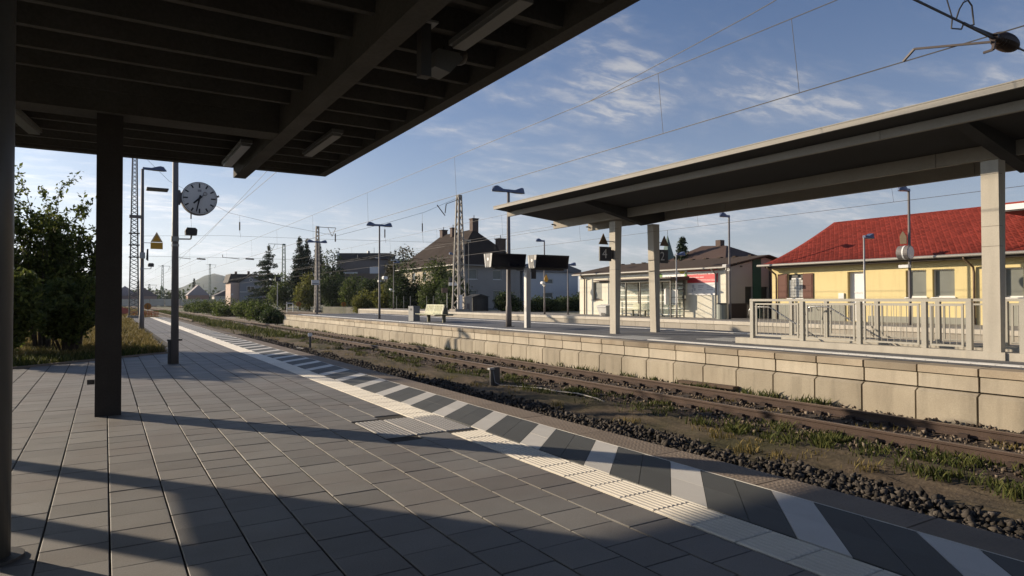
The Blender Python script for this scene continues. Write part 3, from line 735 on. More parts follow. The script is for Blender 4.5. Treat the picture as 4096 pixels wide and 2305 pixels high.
# warning sign on lE
t = thing('warning_sign', 'yellow drop shaped warning sign on the lamp post before the white house', 'warning sign', (29.75, 42.9, 3.3)); m = MB()
poly = [(29.75, 3.68), (29.60, 3.38), (29.56, 3.22), (29.62, 3.08), (29.75, 3.03), (29.88, 3.08), (29.94, 3.22), (29.90, 3.38)]; m.prism(poly, 'y', 42.88, 42.91); m.build('panel', yelM, t)
def loudspeaker(label, x, y, z, s_, px, mat=steelD):
    t = thing('loudspeaker', label, 'loudspeaker', (x, y, z), 'loudspeakers on posts'); 
    m = MB(); m.prism([(x-.13, z-.08), (x+.14, z-.08), (x+.15, z+.06), (x+.1, z+.11), (x-.1, z+.11), (x-.14, z+.03)], 'y', y-.14, y+.14); m.build('body', mat, t)
    m = MB(); m.bar((px, y, z-.2), (x, y, z-.19), .035); m.bar((x, y, z-.19), (x+.02, y, z-.08), .04); m.build('arm', steelG, t)
    m = MB(); m.box(px-.09, px+.09, y-.09, y+.09, z-.27, z-.14); m.build('clamp', steelG, t)
    return t
loudspeaker('white box loudspeaker on the lamp post with the yellow drop sign', 29.45, 42.95, 2.95, -1, 29.65, whiteM)
loudspeaker('white loudspeaker on the island lamp post beside the yellow green bush', 15.15, 39.9, 3.05, 1, 14.8, whiteM)
loudspeaker('white loudspeaker on the thin distant lamp post', 29.8, 76.45, 2.9, -1, 30.2, whiteM)
loudspeaker('dark loudspeaker on an arm below the station clock', 1.94, 19.5, 3.50, 1, 1.56)
loudspeaker('small dark loudspeaker on the lamp post at the grass corner', 2.06, 40, 3.54, 1, 1.65)
# things on the grass corner lamp post
t = board('platform_sign', 'thin platform sign seen nearly edge on, high on the grass corner lamp post', 'sign', 1.83, 2.85, 39.9, 7.56, 7.64, steelD, th=.9)
t = thing('equipment_box', 'flat grey box on the left side of the grass corner lamp post', 'box', (1.45, 40, 6.1)); m = MB(); m.box(1.05, 1.57, 39.85, 40.1, 6.02, 6.17); m.build('case', poleM, t)
t = thing('warning_sign', 'yellow house shaped warning sign on an arm of the grass corner lamp post', 'warning sign', (2.32, 39.8, 4.4))
m = MB(); m.prism([(2.03, 4.77), (2.61, 4.77), (2.32, 5.32)], 'y', 39.78, 39.81); m.build('triangle', yelM, t); m = MB(); m.box(2.03, 2.61, 39.78, 39.81, 4.40, 4.75); m.build('plate', yelM, t)
m = MB(); m.bar((1.65, 39.83, 4.72), (2.4, 39.83, 4.72), .03); m.prism([(2.07, 4.79), (2.57, 4.79), (2.32, 5.26)], 'y', 39.772, 39.778); m.build('bracket', steelG, t)
m = MB(); m.prism([(2.11, 4.81), (2.53, 4.81), (2.32, 5.20)], 'y', 39.766, 39.771); m.build('inner_field', yelM, t)
t = thing('control_box', 'pale control box with a dark sign edge on the grass corner lamp post', 'box', (1.65, 39.85, 4)); m = MB(); m.box(1.53, 1.78, 39.72, 39.86, 3.88, 4.2); m.build('case', steelG, t); m = MB(); m.prism([(1.83, 3.85), (1.93, 3.76), (1.93, 4.38), (1.86, 4.38)], 'y', 39.6, 40.1); m.build('sign', blackM, t)

# ------------------------------------------------------------------ clock post
t = thing('clock_post', 'thick brown grey post holding the round station clock', 'post', (1.57, 19.5, 0))
m = MB(); m.tube([(1.575, 19.5, -.01), (1.57, 19.5, 3.1), (1.565, 19.5, 5.9)], [.098, .082, .068], 14); m.build('pole', poleM, t, smooth=True)
m = MB(); m.tube([(1.57, 19.5, 3.10), (1.57, 19.5, 3.16)], .095, 12); m.build('ring', steelG, t)
m = MB(); m.box(1.41, 1.48, 19.45, 19.56, .0, .62); m.box(1.39, 1.75, 19.47, 19.53, .60, .64); m.build('cable_duct', steelD, t)
m = MB(); m.box(1.2, 2.05, 19.2, 19.85, -.005, .002); m.build('cover_plate', steelD, t)
CX, CZ, CR, CY = 2.135, 4.405, .425, 19.38
t = thing('station_clock', 'round white faced station clock with black hands at seven thirty two', 'clock', (CX, CY, CZ))
m = MB(); n = 40
m.tube([(CX, CY, CZ), (CX, CY+.24, CZ)], CR+.018, 48); m.build('case', poleM, t, smooth=False)
m = MB(); m.tube([(CX, CY-.012, CZ), (CX, CY+.0, CZ)], CR, 48); face = m.build('dial', M('clock dial', (.62, .62, .60), .4, .04), t)
mn = MB()
for i in range(60):
    a = i*math.pi/30; big = i % 5 == 0; r1_ = CR*.95; r0_ = CR*(.66 if i % 15 == 0 else .72 if big else .90); w = .036 if big else .009
    d = Vector((math.sin(a), 0, math.cos(a))); pd = Vector((math.cos(a), 0, -math.sin(a))); m = MB() if big else mn
    m.hexa([tuple(Vector((CX, CY-.0145, CZ))+d*r+pd*sx*w/2+Vector((0, sy*.0025, 0))) for r in (r0_, r1_) for sx, sy in ((-1, -1), (1, -1), (1, 1), (-1, 1))])
    if big: m.build('hour_mark', blackM, face)
mn.build('minute_marks', blackM, face, kind='stuff')
def hand(name, ang, r0_, r1_, w0, w1, y, mat):
    a = R(ang); d = Vector((math.sin(a), 0, math.cos(a))); p = Vector((math.cos(a), 0, -math.sin(a))); c = Vector((CX, y, CZ)); m = MB()
    m.hexa([tuple(c+d*r+p*s_*w/2+Vector((0, dy, 0))) for r, w in ((r0_, w0), (r1_, w1)) for s_, dy in ((-1, -.002), (1, -.002), (1, .002), (-1, .002))]); return m.build(name, mat, t)
hand('hour_hand', 226, -.08, .20, .05, .042, CY-.020, blackM); hand('minute_hand', 192, -.09, .37, .040, .028, CY-.026, blackM)
sh = hand('second_hand', 47, -.03, .13, .014, .014, CY-.032, steelD)
m = MB(); a = R(47); c = Vector((CX+math.sin(a)*.185, CY-.032, CZ+math.cos(a)*.185)); m.tube([c+Vector((.045*math.cos(q), 0, .045*math.sin(q))) for q in [i*math.pi/8 for i in range(17)]], .007, 4); m.build('second_ring', steelD, sh)
m = MB(); m.tube([(CX, CY-.036, CZ), (CX, CY-.014, CZ)], .03, 12); m.build('hub', blackM, t)
m = MB(); m.box(CX-.045, CX+.045, CY-.016, CY-.0125, CZ+.175, CZ+.235); lg = m.build('logo', M('logo grey', (.30, .30, .31), .5), t)
m = MB(); m.box(1.6, 1.75, CY+.06, CY+.18, CZ-.13, CZ+.13); m.tube([(1.64, CY+.1, CZ-.19), (1.66, CY+.1, CZ-.13)], .04, 8); m.tube([(1.64, CY+.1, CZ+.19), (1.66, CY+.1, CZ+.13)], .04, 8); m.bar((CX+CR, CY+.1, CZ+.08), (CX+CR+.07, CY+.1, CZ+.11), .05); m.build('bracket', poleM, t)
# double clock by the yellow house
t = thing('station_clock', 'dark double clock edge on against the red roof', 'clock', (30.3, 15.65, 3.7)); m = MB(); m.tube([(30.3, 15.42, 3.7), (30.3, 15.9, 3.7)], .31, 24); m.build('case', poleM, t); m = MB(); m.tube([(30.3, 15.60, 3.7), (30.3, 15.66, 3.7)], .318, 24); m.build('band', whiteM, t); m = MB(); m.tube([(30.3, 15.413, 3.7), (30.3, 15.419, 3.7)], .28, 24); m.build('dial', whiteM, t)
t = thing('warning_sign', 'brown back of a pointed warning sign above the double clock', 'warning sign', (30.3, 15.72, 4.1)); m = MB(); m.prism([(15.58, 4.10), (15.86, 4.10), (15.88, 4.45), (15.74, 4.68), (15.58, 4.42)], 'x', 30.28, 30.31); m.build('panel', yelB, t)
t = thing('platform_sign', 'white sign seen edge on below the double clock', 'sign', (30.3, 15.7, 3.0)); m = MB(); m.box(30.2, 30.45, 15.48, 15.9, 3.03, 3.16); m.build('panel', whiteM, t)
loudspeaker('grey loudspeaker on the tall lamp post by the insurance building', 30.55, 25.83, 3.55, -1, 30.87, steelG)

# ------------------------------------------------------------------ track signs on the columns
def track_sign(num, x0, x1, y, cx, label):
    t = board('track_sign', label, 'track sign', x0, x1, y, 3.0, 3.5, blackM, group='track number signs'); text(num, .46, M('numeral grey white', (.50, .50, .48), .5), 'numeral', t, ((x0+x1)/2-.04, y-.029, 3.24), (1, 0, 0), (0, 0, 1))
    m = MB(); a = x1 if cx > x1 else x0; m.box(min(a, cx), max(a, cx), y+.005, y+.06, 3.08, 3.40); m.build('bracket', steelD, t)
track_sign('4', 14.59, 15.11, 17.80, 15.25, 'black number four track sign on the left concrete column'); track_sign('2', 17.36, 17.86, 17.80, 17.3, 'black number two track sign on the right concrete column')
for xa, xl, xr, zb_, lab, px in [(14.76, 14.55, 14.97, 3.58, 'brown triangular warning sign above the number four', 15.25), (17.68, 17.46, 17.90, 3.64, 'brown triangular warning sign above the number two', 17.35)]:
    t = thing('warning_sign', lab, 'warning sign', (xa, 17.78, zb_), 'triangular signs on the columns'); m = MB(); m.prism([(xl, zb_), (xr, zb_), (xa, zb_+.38)], 'y', 17.77, 17.80); m.build('panel', yelB, t)
    m = MB(); m.bar((xa, 17.815, zb_+.12), (px, 17.815, zb_+.12), .028); m.build('bracket', steelG, t)

# ------------------------------------------------------------------ departure displays
def display(label, x0, x1, y, side):
    t = thing('departure_display', label, 'display', ((x0+x1)/2, y, 3.05), 'black departure displays')
    m = MB(); m.prism([(y+.12, 3.05), (y+.62, 3.05), (y+.75, 3.65), (y, 3.65)], 'x', x0, x1); m.build('housing', blackM, t)
    m = MB(); m.hexa([(x0+.04, y+.105, 3.09), (x1-.04, y+.105, 3.09), (x1-.04, y+.115, 3.09), (x0+.04, y+.115, 3.09), (x0+.04, y-.003, 3.61), (x1-.04, y-.003, 3.61), (x1-.04, y+.01, 3.61), (x0+.04, y+.01, 3.61)]); m.build('screen', M('dark screen', (.006, .007, .014), .15, .05), t)
    m = MB(); m.hexa([(x0+.25, y+.07, 3.28), (x0+.85, y+.07, 3.28), (x0+.85, y+.08, 3.28), (x0+.25, y+.08, 3.28), (x0+.25, y+.022, 3.5), (x0+.85, y+.022, 3.5), (x0+.85, y+.03, 3.5), (x0+.25, y+.03, 3.5)]) if side else None
    if side: m.build('screen_field', M('dim screen', (.02, .022, .04), .2), t)
    xs = x0-.006
    for a in ((y+.02, y+.13), (y+.10, y+.20), (y+.66, y+.555)): m = MB(); m.hexa([(xs-.012, a[1]-.02, 3.06), (xs, a[1]-.02, 3.06), (xs, a[1]+.02, 3.06), (xs-.012, a[1]+.02, 3.06), (xs-.012, a[0]-.02, 3.64), (xs, a[0]-.02, 3.64), (xs, a[0]+.02, 3.64), (xs-.012, a[0]+.02, 3.64)]); m.build('edge_strip', M('bright strip', (.75, .74, .70), .4), t)
    m = MB(); m.tube([(xs-.01, y+.36, 3.40), (xs, y+.36, 3.40)], .07, 14); m.build('end_cap_disc', whiteM, t)
    m = MB(); m.box(x0-.004, x0-.001, y+.2, y+.6, 3.08, 3.62); m.build('end_panel', M('display end panel', (.14, .14, .14), .6), t)
display('black departure display left of the pale post, bright strips on its end', 14.0, 15.73, 24.2, True); display('black departure display right of the pale post', 16.2, 18.0, 24.1, False)
t = thing('display_post', 'pale grey post carrying the two black displays', 'post', (15.42, 23.75, IZ)); m = MB(); m.box(15.33, 15.55, 23.6, 23.78, IZ-.01, 3.0); m.build('post', steelG, t); m = MB(); m.box(14.2, 17.9, 24.38, 24.55, 2.97, 3.045); m.box(15.4, 15.5, 23.7, 24.5, 2.93, 3.0); m.build('cross_arm', steelD, t); m = MB(); m.box(15.62, 15.85, 23.62, 23.66, 2.55, 2.98); m.build('sign', blackM, t)

# ------------------------------------------------------------------ bench and bins
bench_w = M('cream wire bench', (.55, .56, .38), .5, .05); bench_d = M('dark bench leg', (.10, .10, .065), .6, .05)
t = thing('bench', 'double sided cream slatted bench on the island platform', 'bench', (15.1, 32.2, IZ))
for y in (33.1, 31.2):
    m = MB(); m.box(15.03, 15.19, y-.055, y+.055, IZ-.005, IZ+.42); m.build('leg', bench_d, t)
m = MB(); m.box(14.55, 15.65, 33.08-.03, 33.08+.03, IZ+.36, IZ+.42); m.box(14.55, 15.65, 31.2-.03, 31.2+.03, IZ+.36, IZ+.42); m.build('seat_frame', bench_d, t)
for s_ in (1, -1):
    st = MB(); nseat = 9
    for i in range(nseat):
        x = 15.11-s_*(.14+i*.058); st.box(min(x, x+.036), max(x, x+.036), 30.95, 33.55, IZ+.425, IZ+.445)
    st.build('seat', bench_w, t)
    bk_ = MB()
    for i in range(10):
        z = IZ+.47+i*.045; x = 15.11-s_*(.14-.011*i); bk_.box(x-.012, x+.012, 31.15, 33.25, z, z+.026)
    for y in (31.15, 32.2, 33.25): bk_.bar((15.11-s_*.155, y, IZ+.44), (15.11-s_*.03, y, IZ+.93), .035)
    bk_.bar((15.11-s_*.03, 31.13, IZ+.93), (15.11-s_*.03, 33.27, IZ+.93), .04)
    bk_.build('backrest', bench_w, t)
m = MB(); m.prism([(14.93, IZ+.44), (15.29, IZ+.44), (15.16, IZ+.9), (15.06, IZ+.9)], 'y', 31.02, 31.1); m.build('end_panel', bench_d, t)
t = thing('waste_bin', 'grey column waste bin left of the bench', 'bin', (15.0, 34.85, IZ)); m = MB(); m.prism([(14.8, 34.5), (15.2, 34.5), (15.2, 35.2), (14.8, 35.2)], 'z', IZ-.005, IZ+.76); m.build('body', M('bin grey', (.16, .165, .16), .5, .06), t); m = MB(); m.box(14.79, 15.21, 34.49, 35.21, IZ+.763, IZ+.85); m.build('lid', M('bin lid', (.13, .135, .135), .5, .05), t); m = MB(); m.box(14.785, 14.798, 34.7, 35.0, IZ+.6, IZ+.72); m.build('slot', blackM, t)
t = thing('grit_bin', 'white plastic grit bin at the left end of the shelter', 'bin', (30.5, 36.55, HZ)); m = MB(); m.hexa([(30.25, 36.2, HZ), (30.75, 36.2, HZ), (30.75, 36.9, HZ), (30.25, 36.9, HZ), (30.1, 36.0, HZ+.62), (30.85, 36.0, HZ+.62), (30.85, 37.05, HZ+.62), (30.1, 37.05, HZ+.62)]); m.build('body', M('bin white', (.55, .55, .53), .55, .05), t); m = MB(); m.prism([(30.04, HZ+.625), (30.9, HZ+.625), (30.9, HZ+.70), (30.6, HZ+.80), (30.04, HZ+.70)], 'y', 35.95, 37.1); m.build('lid', M('bin white', (.55, .55, .53)), t); m = MB(); m.box(30.2, 30.22, 36.2, 36.7, HZ+.02, HZ+.35); m.build('hatch', steelD, t)
t = thing('waste_bin', 'round grey green waste bin below the red insurance sign', 'bin', (30.5, 26.1, HZ)); m = MB(); m.tube([(30.5, 26.1, HZ), (30.5, 26.1, HZ+.86)], .30, 18); m.build('body', M('bin green grey', (.22, .24, .21), .5, .06), t); m = MB(); m.tube([(30.5, 26.1, HZ+.863), (30.5, 26.1, HZ+.94)], [.31, .24], 18); m.build('lid', blackM, t)

# ------------------------------------------------------------------ glass shelter
frM = M('shelter frame', (.10, .095, .075), .55, .06); glM = M('shelter glass', (.60, .68, .55), .1, .03, alpha=.10); bandM = M('white glass band', (.75, .76, .70), .5, .03)
t = thing('platform_shelter', 'glass waiting shelter with white bands on the house platform', 'shelter', (30.9, 32.6, HZ))
for x, y in [(30.45, 34.3), (30.45, 32.9), (30.45, 30.1), (31.6, 37.0), (31.6, 34.3), (31.6, 32.0), (31.6, 30.1)]:
    m = MB(); m.box(x-.04, x+.04, y-.04, y+.04, HZ, 2.93); m.build('post', frM, t)
m = MB(); m.hexa([(30.1, 29.75, 2.96), (31.75, 29.75, 2.86), (31.75, 37.4, 2.86), (30.1, 37.4, 2.96), (30.1, 29.75, 3.03), (31.75, 29.75, 3.12), (31.75, 37.4, 3.12), (30.1, 37.4, 3.03)]); m.build('roof', M('shelter roof', (.09, .06, .05), .6, .1), t)
m = MB(); m.box(30.4, 30.5, 30.1, 37.1, 2.78, 2.93); m.build('beam', frM, t)
for ya_, yb_ in ((30.15, 31.95), (32.05, 34.25), (34.35, 36.95)):
    m = MB(); m.box(31.595, 31.605, ya_, yb_, HZ+.12, 2.7); p_ = m.build('glass_pane', glM, t)
    
    for z in (HZ+.12, HZ+.55, .48+.98, 1.9, 2.28, 2.64): m = MB(); m.box(31.580, 31.594, ya_, yb_, z, z+.055); m.build('band', bandM, p_)
m = MB(); m.box(30.5, 31.55, 30.095, 30.105, HZ+.12, 2.7); p_ = m.build('glass_pane', glM, t); 
for z in (HZ+.12, HZ+.5, 1.36, 1.75, 2.25, 2.5): m = MB(); m.box(30.5, 31.55, 30.085, 30.094, z, z+.04); m.build('band', frM, p_)
m = MB(); m.box(30.9, 31.5, 31.0, 31.03, 1.3, 2.35); m.build('timetable_case', whiteM, t)
t2 = thing('bench', 'pale green wire bench inside the glass shelter', 'bench', (31.1, 33.5, HZ)); m = MB()
for i in range(7): m.box(30.75+i*.06, 30.79+i*.06, 32.7, 34.6, HZ+.43, HZ+.45)
m.build('seat', bench_w, t2); m = MB()
for i in range(8): m.box(31.2+i*.012, 31.22+i*.012, 32.8, 34.5, HZ+.48+i*.05, HZ+.51+i*.05)
m.build('backrest', bench_w, t2)
for y in (33.0, 34.2): m = MB(); m.box(30.95, 31.05, y-.04, y+.04, HZ, HZ+.43); m.build('leg', bench_d, t2)
t = thing('poster', 'small poster with a red label and a yellow patch in the shelter', 'poster', (31.3, 30.6, 1.6)); m = MB(); m.box(31.28, 31.30, 30.3, 31.5, 1.3, 2.3); m.build('sheet', whiteM, t); m = MB(); m.box(31.268, 31.279, 30.9, 31.4, 1.75, 1.9); m.build('red_label', redM, t); m = MB(); m.tube([(31.268, 31.1, 1.5), (31.279, 31.1, 1.5)], .18, 12); m.build('yellow_patch', M('yellow print', (.75, .55, .05), .6), t)

# ------------------------------------------------------------------ trackside small things
cabM = M('concrete cable post', (.12, .11, .10), .9, .15)
t = thing('cable_box', 'small grey cable connection box on a post beside the near rail', 'cable box', (8.76, 15.05, -.62)); m = MB(); m.box(8.62, 8.70, 15.0, 15.08, -.66, -.18); m.box(8.72, 8.90, 15.0, 15.14, -.66, -.12); m.build('post', cabM, t); m = MB(); m.box(8.58, 8.73, 14.98, 15.1, -.178, -.13); m.build('cap', steelG, t)
t = thing('cable', 'pale cable lying loose across the weeds beside the cable box', 'cable', (8.8, 14.9, -.6)); m = MB(); m.tube([(8.69, 15.0, -.2), (8.72, 14.95, -.5), (8.78, 14.8, -.565), (9.1, 14.2, -.565), (9.3, 13.6, -.55), (9.35, 13.0, -.56), (9.5, 12.4, -.55), (9.42, 11.6, -.56), (9.3, 11.2, -.57)], .014, 6); m.build('cable_run', M('cable grey', (.36, .34, .31), .6), t, smooth=True)
t = thing('marker_stake', 'short white topped stake standing in the trackside grass', 'stake', (8.23, 31.4, -.6)); m = MB(); m.tube([(8.23, 31.4, -.65), (8.23, 31.4, .02)], .05, 8); m.build('stake', cabM, t); m = MB(); m.box(8.15, 8.31, 31.33, 31.47, -.05, .10); m.build('top', whiteM, t)
t = thing('cable_cover', 'pale stone cover slab beside the ballast', 'cover slab', (7.4, 31, -.6)); m = MB(); m.box(7.1, 7.7, 30.3, 31.1, -.62, -.53); m.build('slab', kerb1M, t)
t = thing('timber_plank', 'weathered plank lying against the island wall', 'plank', (12.6, 11.0, -.5)); m = MB(); m.bar((12.55, 12.1, -.43), (12.62, 10.4, -.42), .22, .06); m.build('plank', M('weathered wood', (.10, .07, .05), .95, .25, 4), t)
def disc_sign(label, x, y, z0, zc_, r, col=None):
    t = thing('signal_disc', label, 'rail sign', (x, y, z0), 'round orange rail signs'); m = MB(); m.tube([(x, y, z0), (x, y, zc_)], .035, 6); m.build('post', steelG, t); m = MB(); m.tube([(x, y-.05, zc_), (x, y-.02, zc_)], r, 20); m.build('disc', col or M('orange brown disc', (.30, .13, .02), .6), t); m = MB(); m.box(x-.035, x+.035, y-.062, y-.052, zc_-r*.6, zc_+r*.55); m.build('mark', steelD, t)
disc_sign('round orange rail sign just past the end of the near platform', 4.05, 84, -.05, .98, .37); disc_sign('round orange rail sign on the yard behind the island end, left one', 27.2, 111, -.66, .95, .42); disc_sign('round orange rail sign on the yard right of the far lamp', 33.2, 106, -.66, .9, .40)
t = thing('signal_post', 'black light signal on a thin post behind the island end', 'rail signal', (24.2, 112.7, -.66)); m = MB(); m.tube([(24.2, 112.7, -.66), (24.2, 112.7, 4.6)], [.09, .06], 8); m.build('post', steelG, t); m = MB(); m.box(23.85, 24.65, 112.5, 112.75, 4.7, 5.5); m.build('head', blackM, t); m = MB(); m.tube([(24.45, 112.47, 5.1), (24.45, 112.5, 5.1)], .12, 10); m.build('lens', steelG, t)
t = thing('cable_cabinet', 'small pale frame beside the light signal on the gravel yard', 'cabinet', (27.0, 115, -.66)); m = MB(); m.box(26.2, 26.3, 115, 115.1, -.66, 1.3); m.box(27.2, 27.3, 115, 115.1, -.66, 1.1); m.box(26.2, 27.3, 115, 115.1, 1.0, 1.15); m.box(26.4, 26.9, 115, 115.1, .1, .25); m.build('frame', whiteM, t)
for i, (x, y) in enumerate([(33.6, 84), (33.6, 81.5), (33.6, 79.3), (33.6, 74.2), (33.6, 72.3), (33.6, 70.6)]):
    lab = ['leftmost', 'second', 'third', 'fourth', 'fifth', 'rightmost'][i]
    t = thing('fence_post', lab+' of six thin pale fence posts behind the far end of the house platform', 'fence post', (x, y, HZ), 'thin posts behind the house platform'); m = MB(); m.tube([(x, y, HZ-.1), (x, y, 2.1)], .035, 6); m.build('post', steelG, t)
# orange netting and buffer at the end of the near platform
t = thing('barrier_net', 'orange safety netting beyond the end of the near platform', 'safety net', (3.2, 76, 0)); m = MB()
netM = M('orange net', (.50, .14, .06), .8, .15)
for i in range(9): m.bar((2.2+i*.3, 76+.1*math.sin(i), -.05), (2.2+i*.3, 76+.1*math.sin(i), .55), .05, .02)
for z in (.05, .2, .35, .5): m.bar((2.2, 76, z), (4.6, 76.1, z), .02, .07)
m.build('net', netM, t)
t = thing('barrier_net', 'red safety netting standing behind the left lattice mast', 'safety net', (1.2, 82, 0)); m = MB(); m.prism([(-.6, -.03), (2.2, -.03), (2.1, .75), (1.4, 1.0), (.2, .8)], 'y', 81.95, 82.0); m.build('net', M('red net', (.45, .12, .09), .8, .15), t)

# ------------------------------------------------------------------ lattice masts and overhead line
mastM = M('lattice mast paint', (.30, .28, .25), .7, .12, 3); mastD = M('dark lattice mast', (.12, .115, .11), .7, .12, 3)
mastG = M('green lattice mast', (.10, .16, .15), .7, .1)
wireM = M('overhead wire', (.02, .018, .018), .6, 0, fine=0); insM = M('brown insulator', (.045, .028, .02), .35, .1)
def lattice(label, x, y, z0, zt, wb, wt, mat, rot=0.0, chord=.08, n=14, br=.04):
    t = thing('lattice_mast', label, 'lattice mast', (x, y, z0), 'overhead line masts')
    cr, sr = math.cos(rot), math.sin(rot)
    def P(sx, sy, f):
        w = (wb+(wt-wb)*f)/2; a, b = sx*w, sy*w*.8; return Vector((x+a*cr-b*sr, y+a*sr+b*cr, z0+(zt-z0)*f))
    for sx, sy in ((-1, -1), (1, -1), (1, 1), (-1, 1)):
        m = MB(); m.bar(P(sx, sy, 0), P(sx, sy, 1), chord); m.build('chord', mat, t)
    m = MB(); cs = [(-1, -1), (1, -1), (1, 1), (-1, 1)]
    for q in range(4):
        a, b = cs[q], cs[(q+1) % 4]
        for i in range(n):
            f0, f1 = i/n, (i+1)/n
            if i % 2 == q % 2: m.bar(P(*a, f0), P(*b, f1), br)
            else: m.bar(P(*b, f0), P(*a, f1), br)
            if n > 20: m.bar(P(*(b if i % 2 == q % 2 else a), f0), P(*(a if i % 2 == q % 2 else b), f1), br)
    m.build('bracing', mat, t)
    w = wt/2+chord*.3; m = MB(); m.box(x-w, x+w, y-w, y+w, zt-.25, zt+.02); m.build('head_plate', mat, t)
    m = MB(); m.box(x-wb*.7, x+wb*.7, y-wb*.6, y+wb*.6, z0-.3, z0+.25); m.build('foundation', bodyM, t)
    return t
lm = lattice('tall dark lattice mast behind the lamp post at the left, crossing the canopy edge', 2.3, 71.6, -.05, 16.6, .78, .34, mastD, 0, .10, 44, .035)
for z in (8.0, 5.75, 6.9): m = MB(); m.box(1.85, 2.75, 71.2, 71.9, z-.05, z+.03); m.build('cross_plate', mastD, lm)
bmst = lattice('pale lattice mast standing before the dark roofed house', 29.5, 57.5, HZ, 11.9, 1.05, .34, mastM, .3, .13, 18, .06)
m = MB(); m.tube([(29.5, 57.2, 11.5), (28.3, 57.9, 11.0)], .03, 5); m.tube([(28.3, 57.9, 11.0), (28.2, 57.95, 10.1)], .05, 6); m.tube([(27.5, 58.3, 10.9), (28.2, 57.95, 9.85)], .045, 6); m.build('insulator_arms', insM, bmst)
m = MB(); m.box(29.15, 29.6, 57.0, 57.3, .7, 2.1); m.build('mast_box', whiteM, bmst)
t = thing('utility_cabinet', 'low concrete cabinet at the foot of the pale lattice mast', 'cabinet', (30.3, 57.4, HZ)); m = MB(); m.box(29.95, 30.8, 57.3, 58.0, HZ-.02, 1.95); m.build('body', M('cabinet concrete', (.33, .30, .26), .85, .12), t); m = MB(); m.box(29.93, 30.55, 57.28, 57.3, HZ+.05, 1.25); m.build('door', M('cabinet door', (.16, .13, .12), .7), t)
t = thing('garden_hut', 'dark little hut with a shallow roof right of the pale lattice mast', 'hut', (32.2, 59.3, .4)); m = MB(); m.box(31.6, 33.4, 58.6, 60.2, .38, 1.9); m.build('wall', M('hut wood', (.05, .05, .048), .85, .15), t); m = MB(); m.prism([(31.45, 1.903), (33.55, 1.903), (32.5, 2.2)], 'y', 58.45, 60.35); m.build('roof', M('hut roof', (.035, .035, .035), .8), t); m = MB(); m.box(32.1, 32.9, 58.58, 58.598, .5, 1.7); m.build('door', M('hut door', (.06, .06, .06), .8), t)
for x in (30.05, 30.5):
    m = MB(); m.tube([(x, 57.4, 7.35), (x, 57.4, 7.55)], .22, 14); m.tube([(x, 57.4, 7.3), (x, 57.4, 2.2)], .04, 6); m.build('tension_wheel', mastM, bmst)
for lab, x, y, z0, zt, w0, w1, mt, n in [('tall lattice mast behind the far two armed lamp', 33.0, 121, -.5, 15.1, .9, .45, mastM, 22), ('green lattice mast between the spruce and the conifers', 34.6, 154.8, -.5, 14.4, .9, .5, mastG, 18)]:
    q = lattice(lab, x, y, z0, zt, w0, w1, mt, 0, .12, n, .06)
    s_ = 1 if x < 34 else -1
    m = MB(); m.bar((x, y, zt-.1), (x+s_*3.4, y, zt-.1), .1); m.bar((x+s_*1.9, y, zt-.1), (x+s_*2.7, y, zt-1.7), .09); m.bar((x+s_*3.4, y, zt-.1), (x+s_*2.7, y, zt-1.7), .09); m.build('bracket_arm', mt, q)
for i, (lab, x, y, zt) in enumerate([('distant lattice mast right of the grass corner lamp post', 19.2, 293, 15.4), ('thin distant mast left of the villa', 40.5, 327, 18), ('distant mast right of the clock post', 34, 330, 9.5), ('distant green mast behind the orange rail sign', 15, 300, 8)]):
    q = lattice(lab, x, y, -.5, zt, .9, .5, mastG, 0, .14, 12, .07); m = MB(); m.bar((x-1.6, y, zt-.3), (x+2.6, y, zt-.3), .12); m.bar((x+2.6, y, zt-.3), (x+2.0, y, zt-1.8), .1); m.build('bracket_arm', mastG, q)
def wire(mb, pts, r=.009): mb.tube(pts, r, 4, False)
def sag(a, b, s_, n=12):
    a, b = Vector(a), Vector(b); return [a.lerp(b, i/n)-Vector((0, 0, 4*s_*(i/n)*(1-i/n))) for i in range(n+1)]
def catenary(label, x, zc_, zm, y0, y1, drops, r=.009, stitch=None):
    t = thing('overhead_line', label, 'overhead wire', (x, y0, zc_), 'overhead lines')
    m = MB(); wire(m, [(x, y0, zc_), (x, y1, zc_)], r); m.build('contact_wire', wireM, t)
    m = MB(); ys = [y0, *[d for d in drops if y0 < d < y1], y1]; wire(m, [(x, y, zm) for y in ys], r*.85)
    if stitch: wire(m, stitch, r*.8)
    m.build('messenger_wire', wireM, t)
    for d in drops: m = MB(); m.tube([(x, d, zc_), (x, d+.15, zm)], r*.5, 4, False); m.build('dropper', wireM, t)
    return t
catenary('overhead line above the rusty track beside the island wall', 10.92, 5.49, 6.93, -20, 300, [7.5, 11.0, 21.5, 31, 41, 51, 61, 75, 90, 110], .0105, [(10.92, 13.8, 6.93), (10.75, 8.5, 7.25), (10.5, 4.4, 7.55), (10.4, -10, 7.7)])
catenary('overhead line above the track on the far side of the island', 22.2, 5.75, 7.2, -20, 300, [16, 26, 37, 47, 57, 68, 80, 100], .011)
catenary('overhead line above the track beside the house platform', 26.3, 5.45, 6.7, -20, 300, [14, 24, 34, 45, 57, 68, 80, 100], .011)
t = catenary('overhead line above the overgrown siding, sinking away from the canopy', 6.9, 5.3, 6.6, 62, 320, [70, 80, 92, 105, 120], .011)
m = MB(); wire(m, [(6.9, -10, 8.9), (6.95, 33, 7.8), (6.95, 47, 7.5), (6.9, 80, 6.1), (6.9, 100, 5.3)], .011); wire(m, [(6.9, 15, 9.3), (6.9, 62, 6.6)], .009); m.build('anchor_wire', wireM, t)
t = thing('cross_span', 'cross span wires hung between the tall left mast and the pale mast', 'overhead wire', (16, 65, 5.6), 'cross spans'); m = MB()
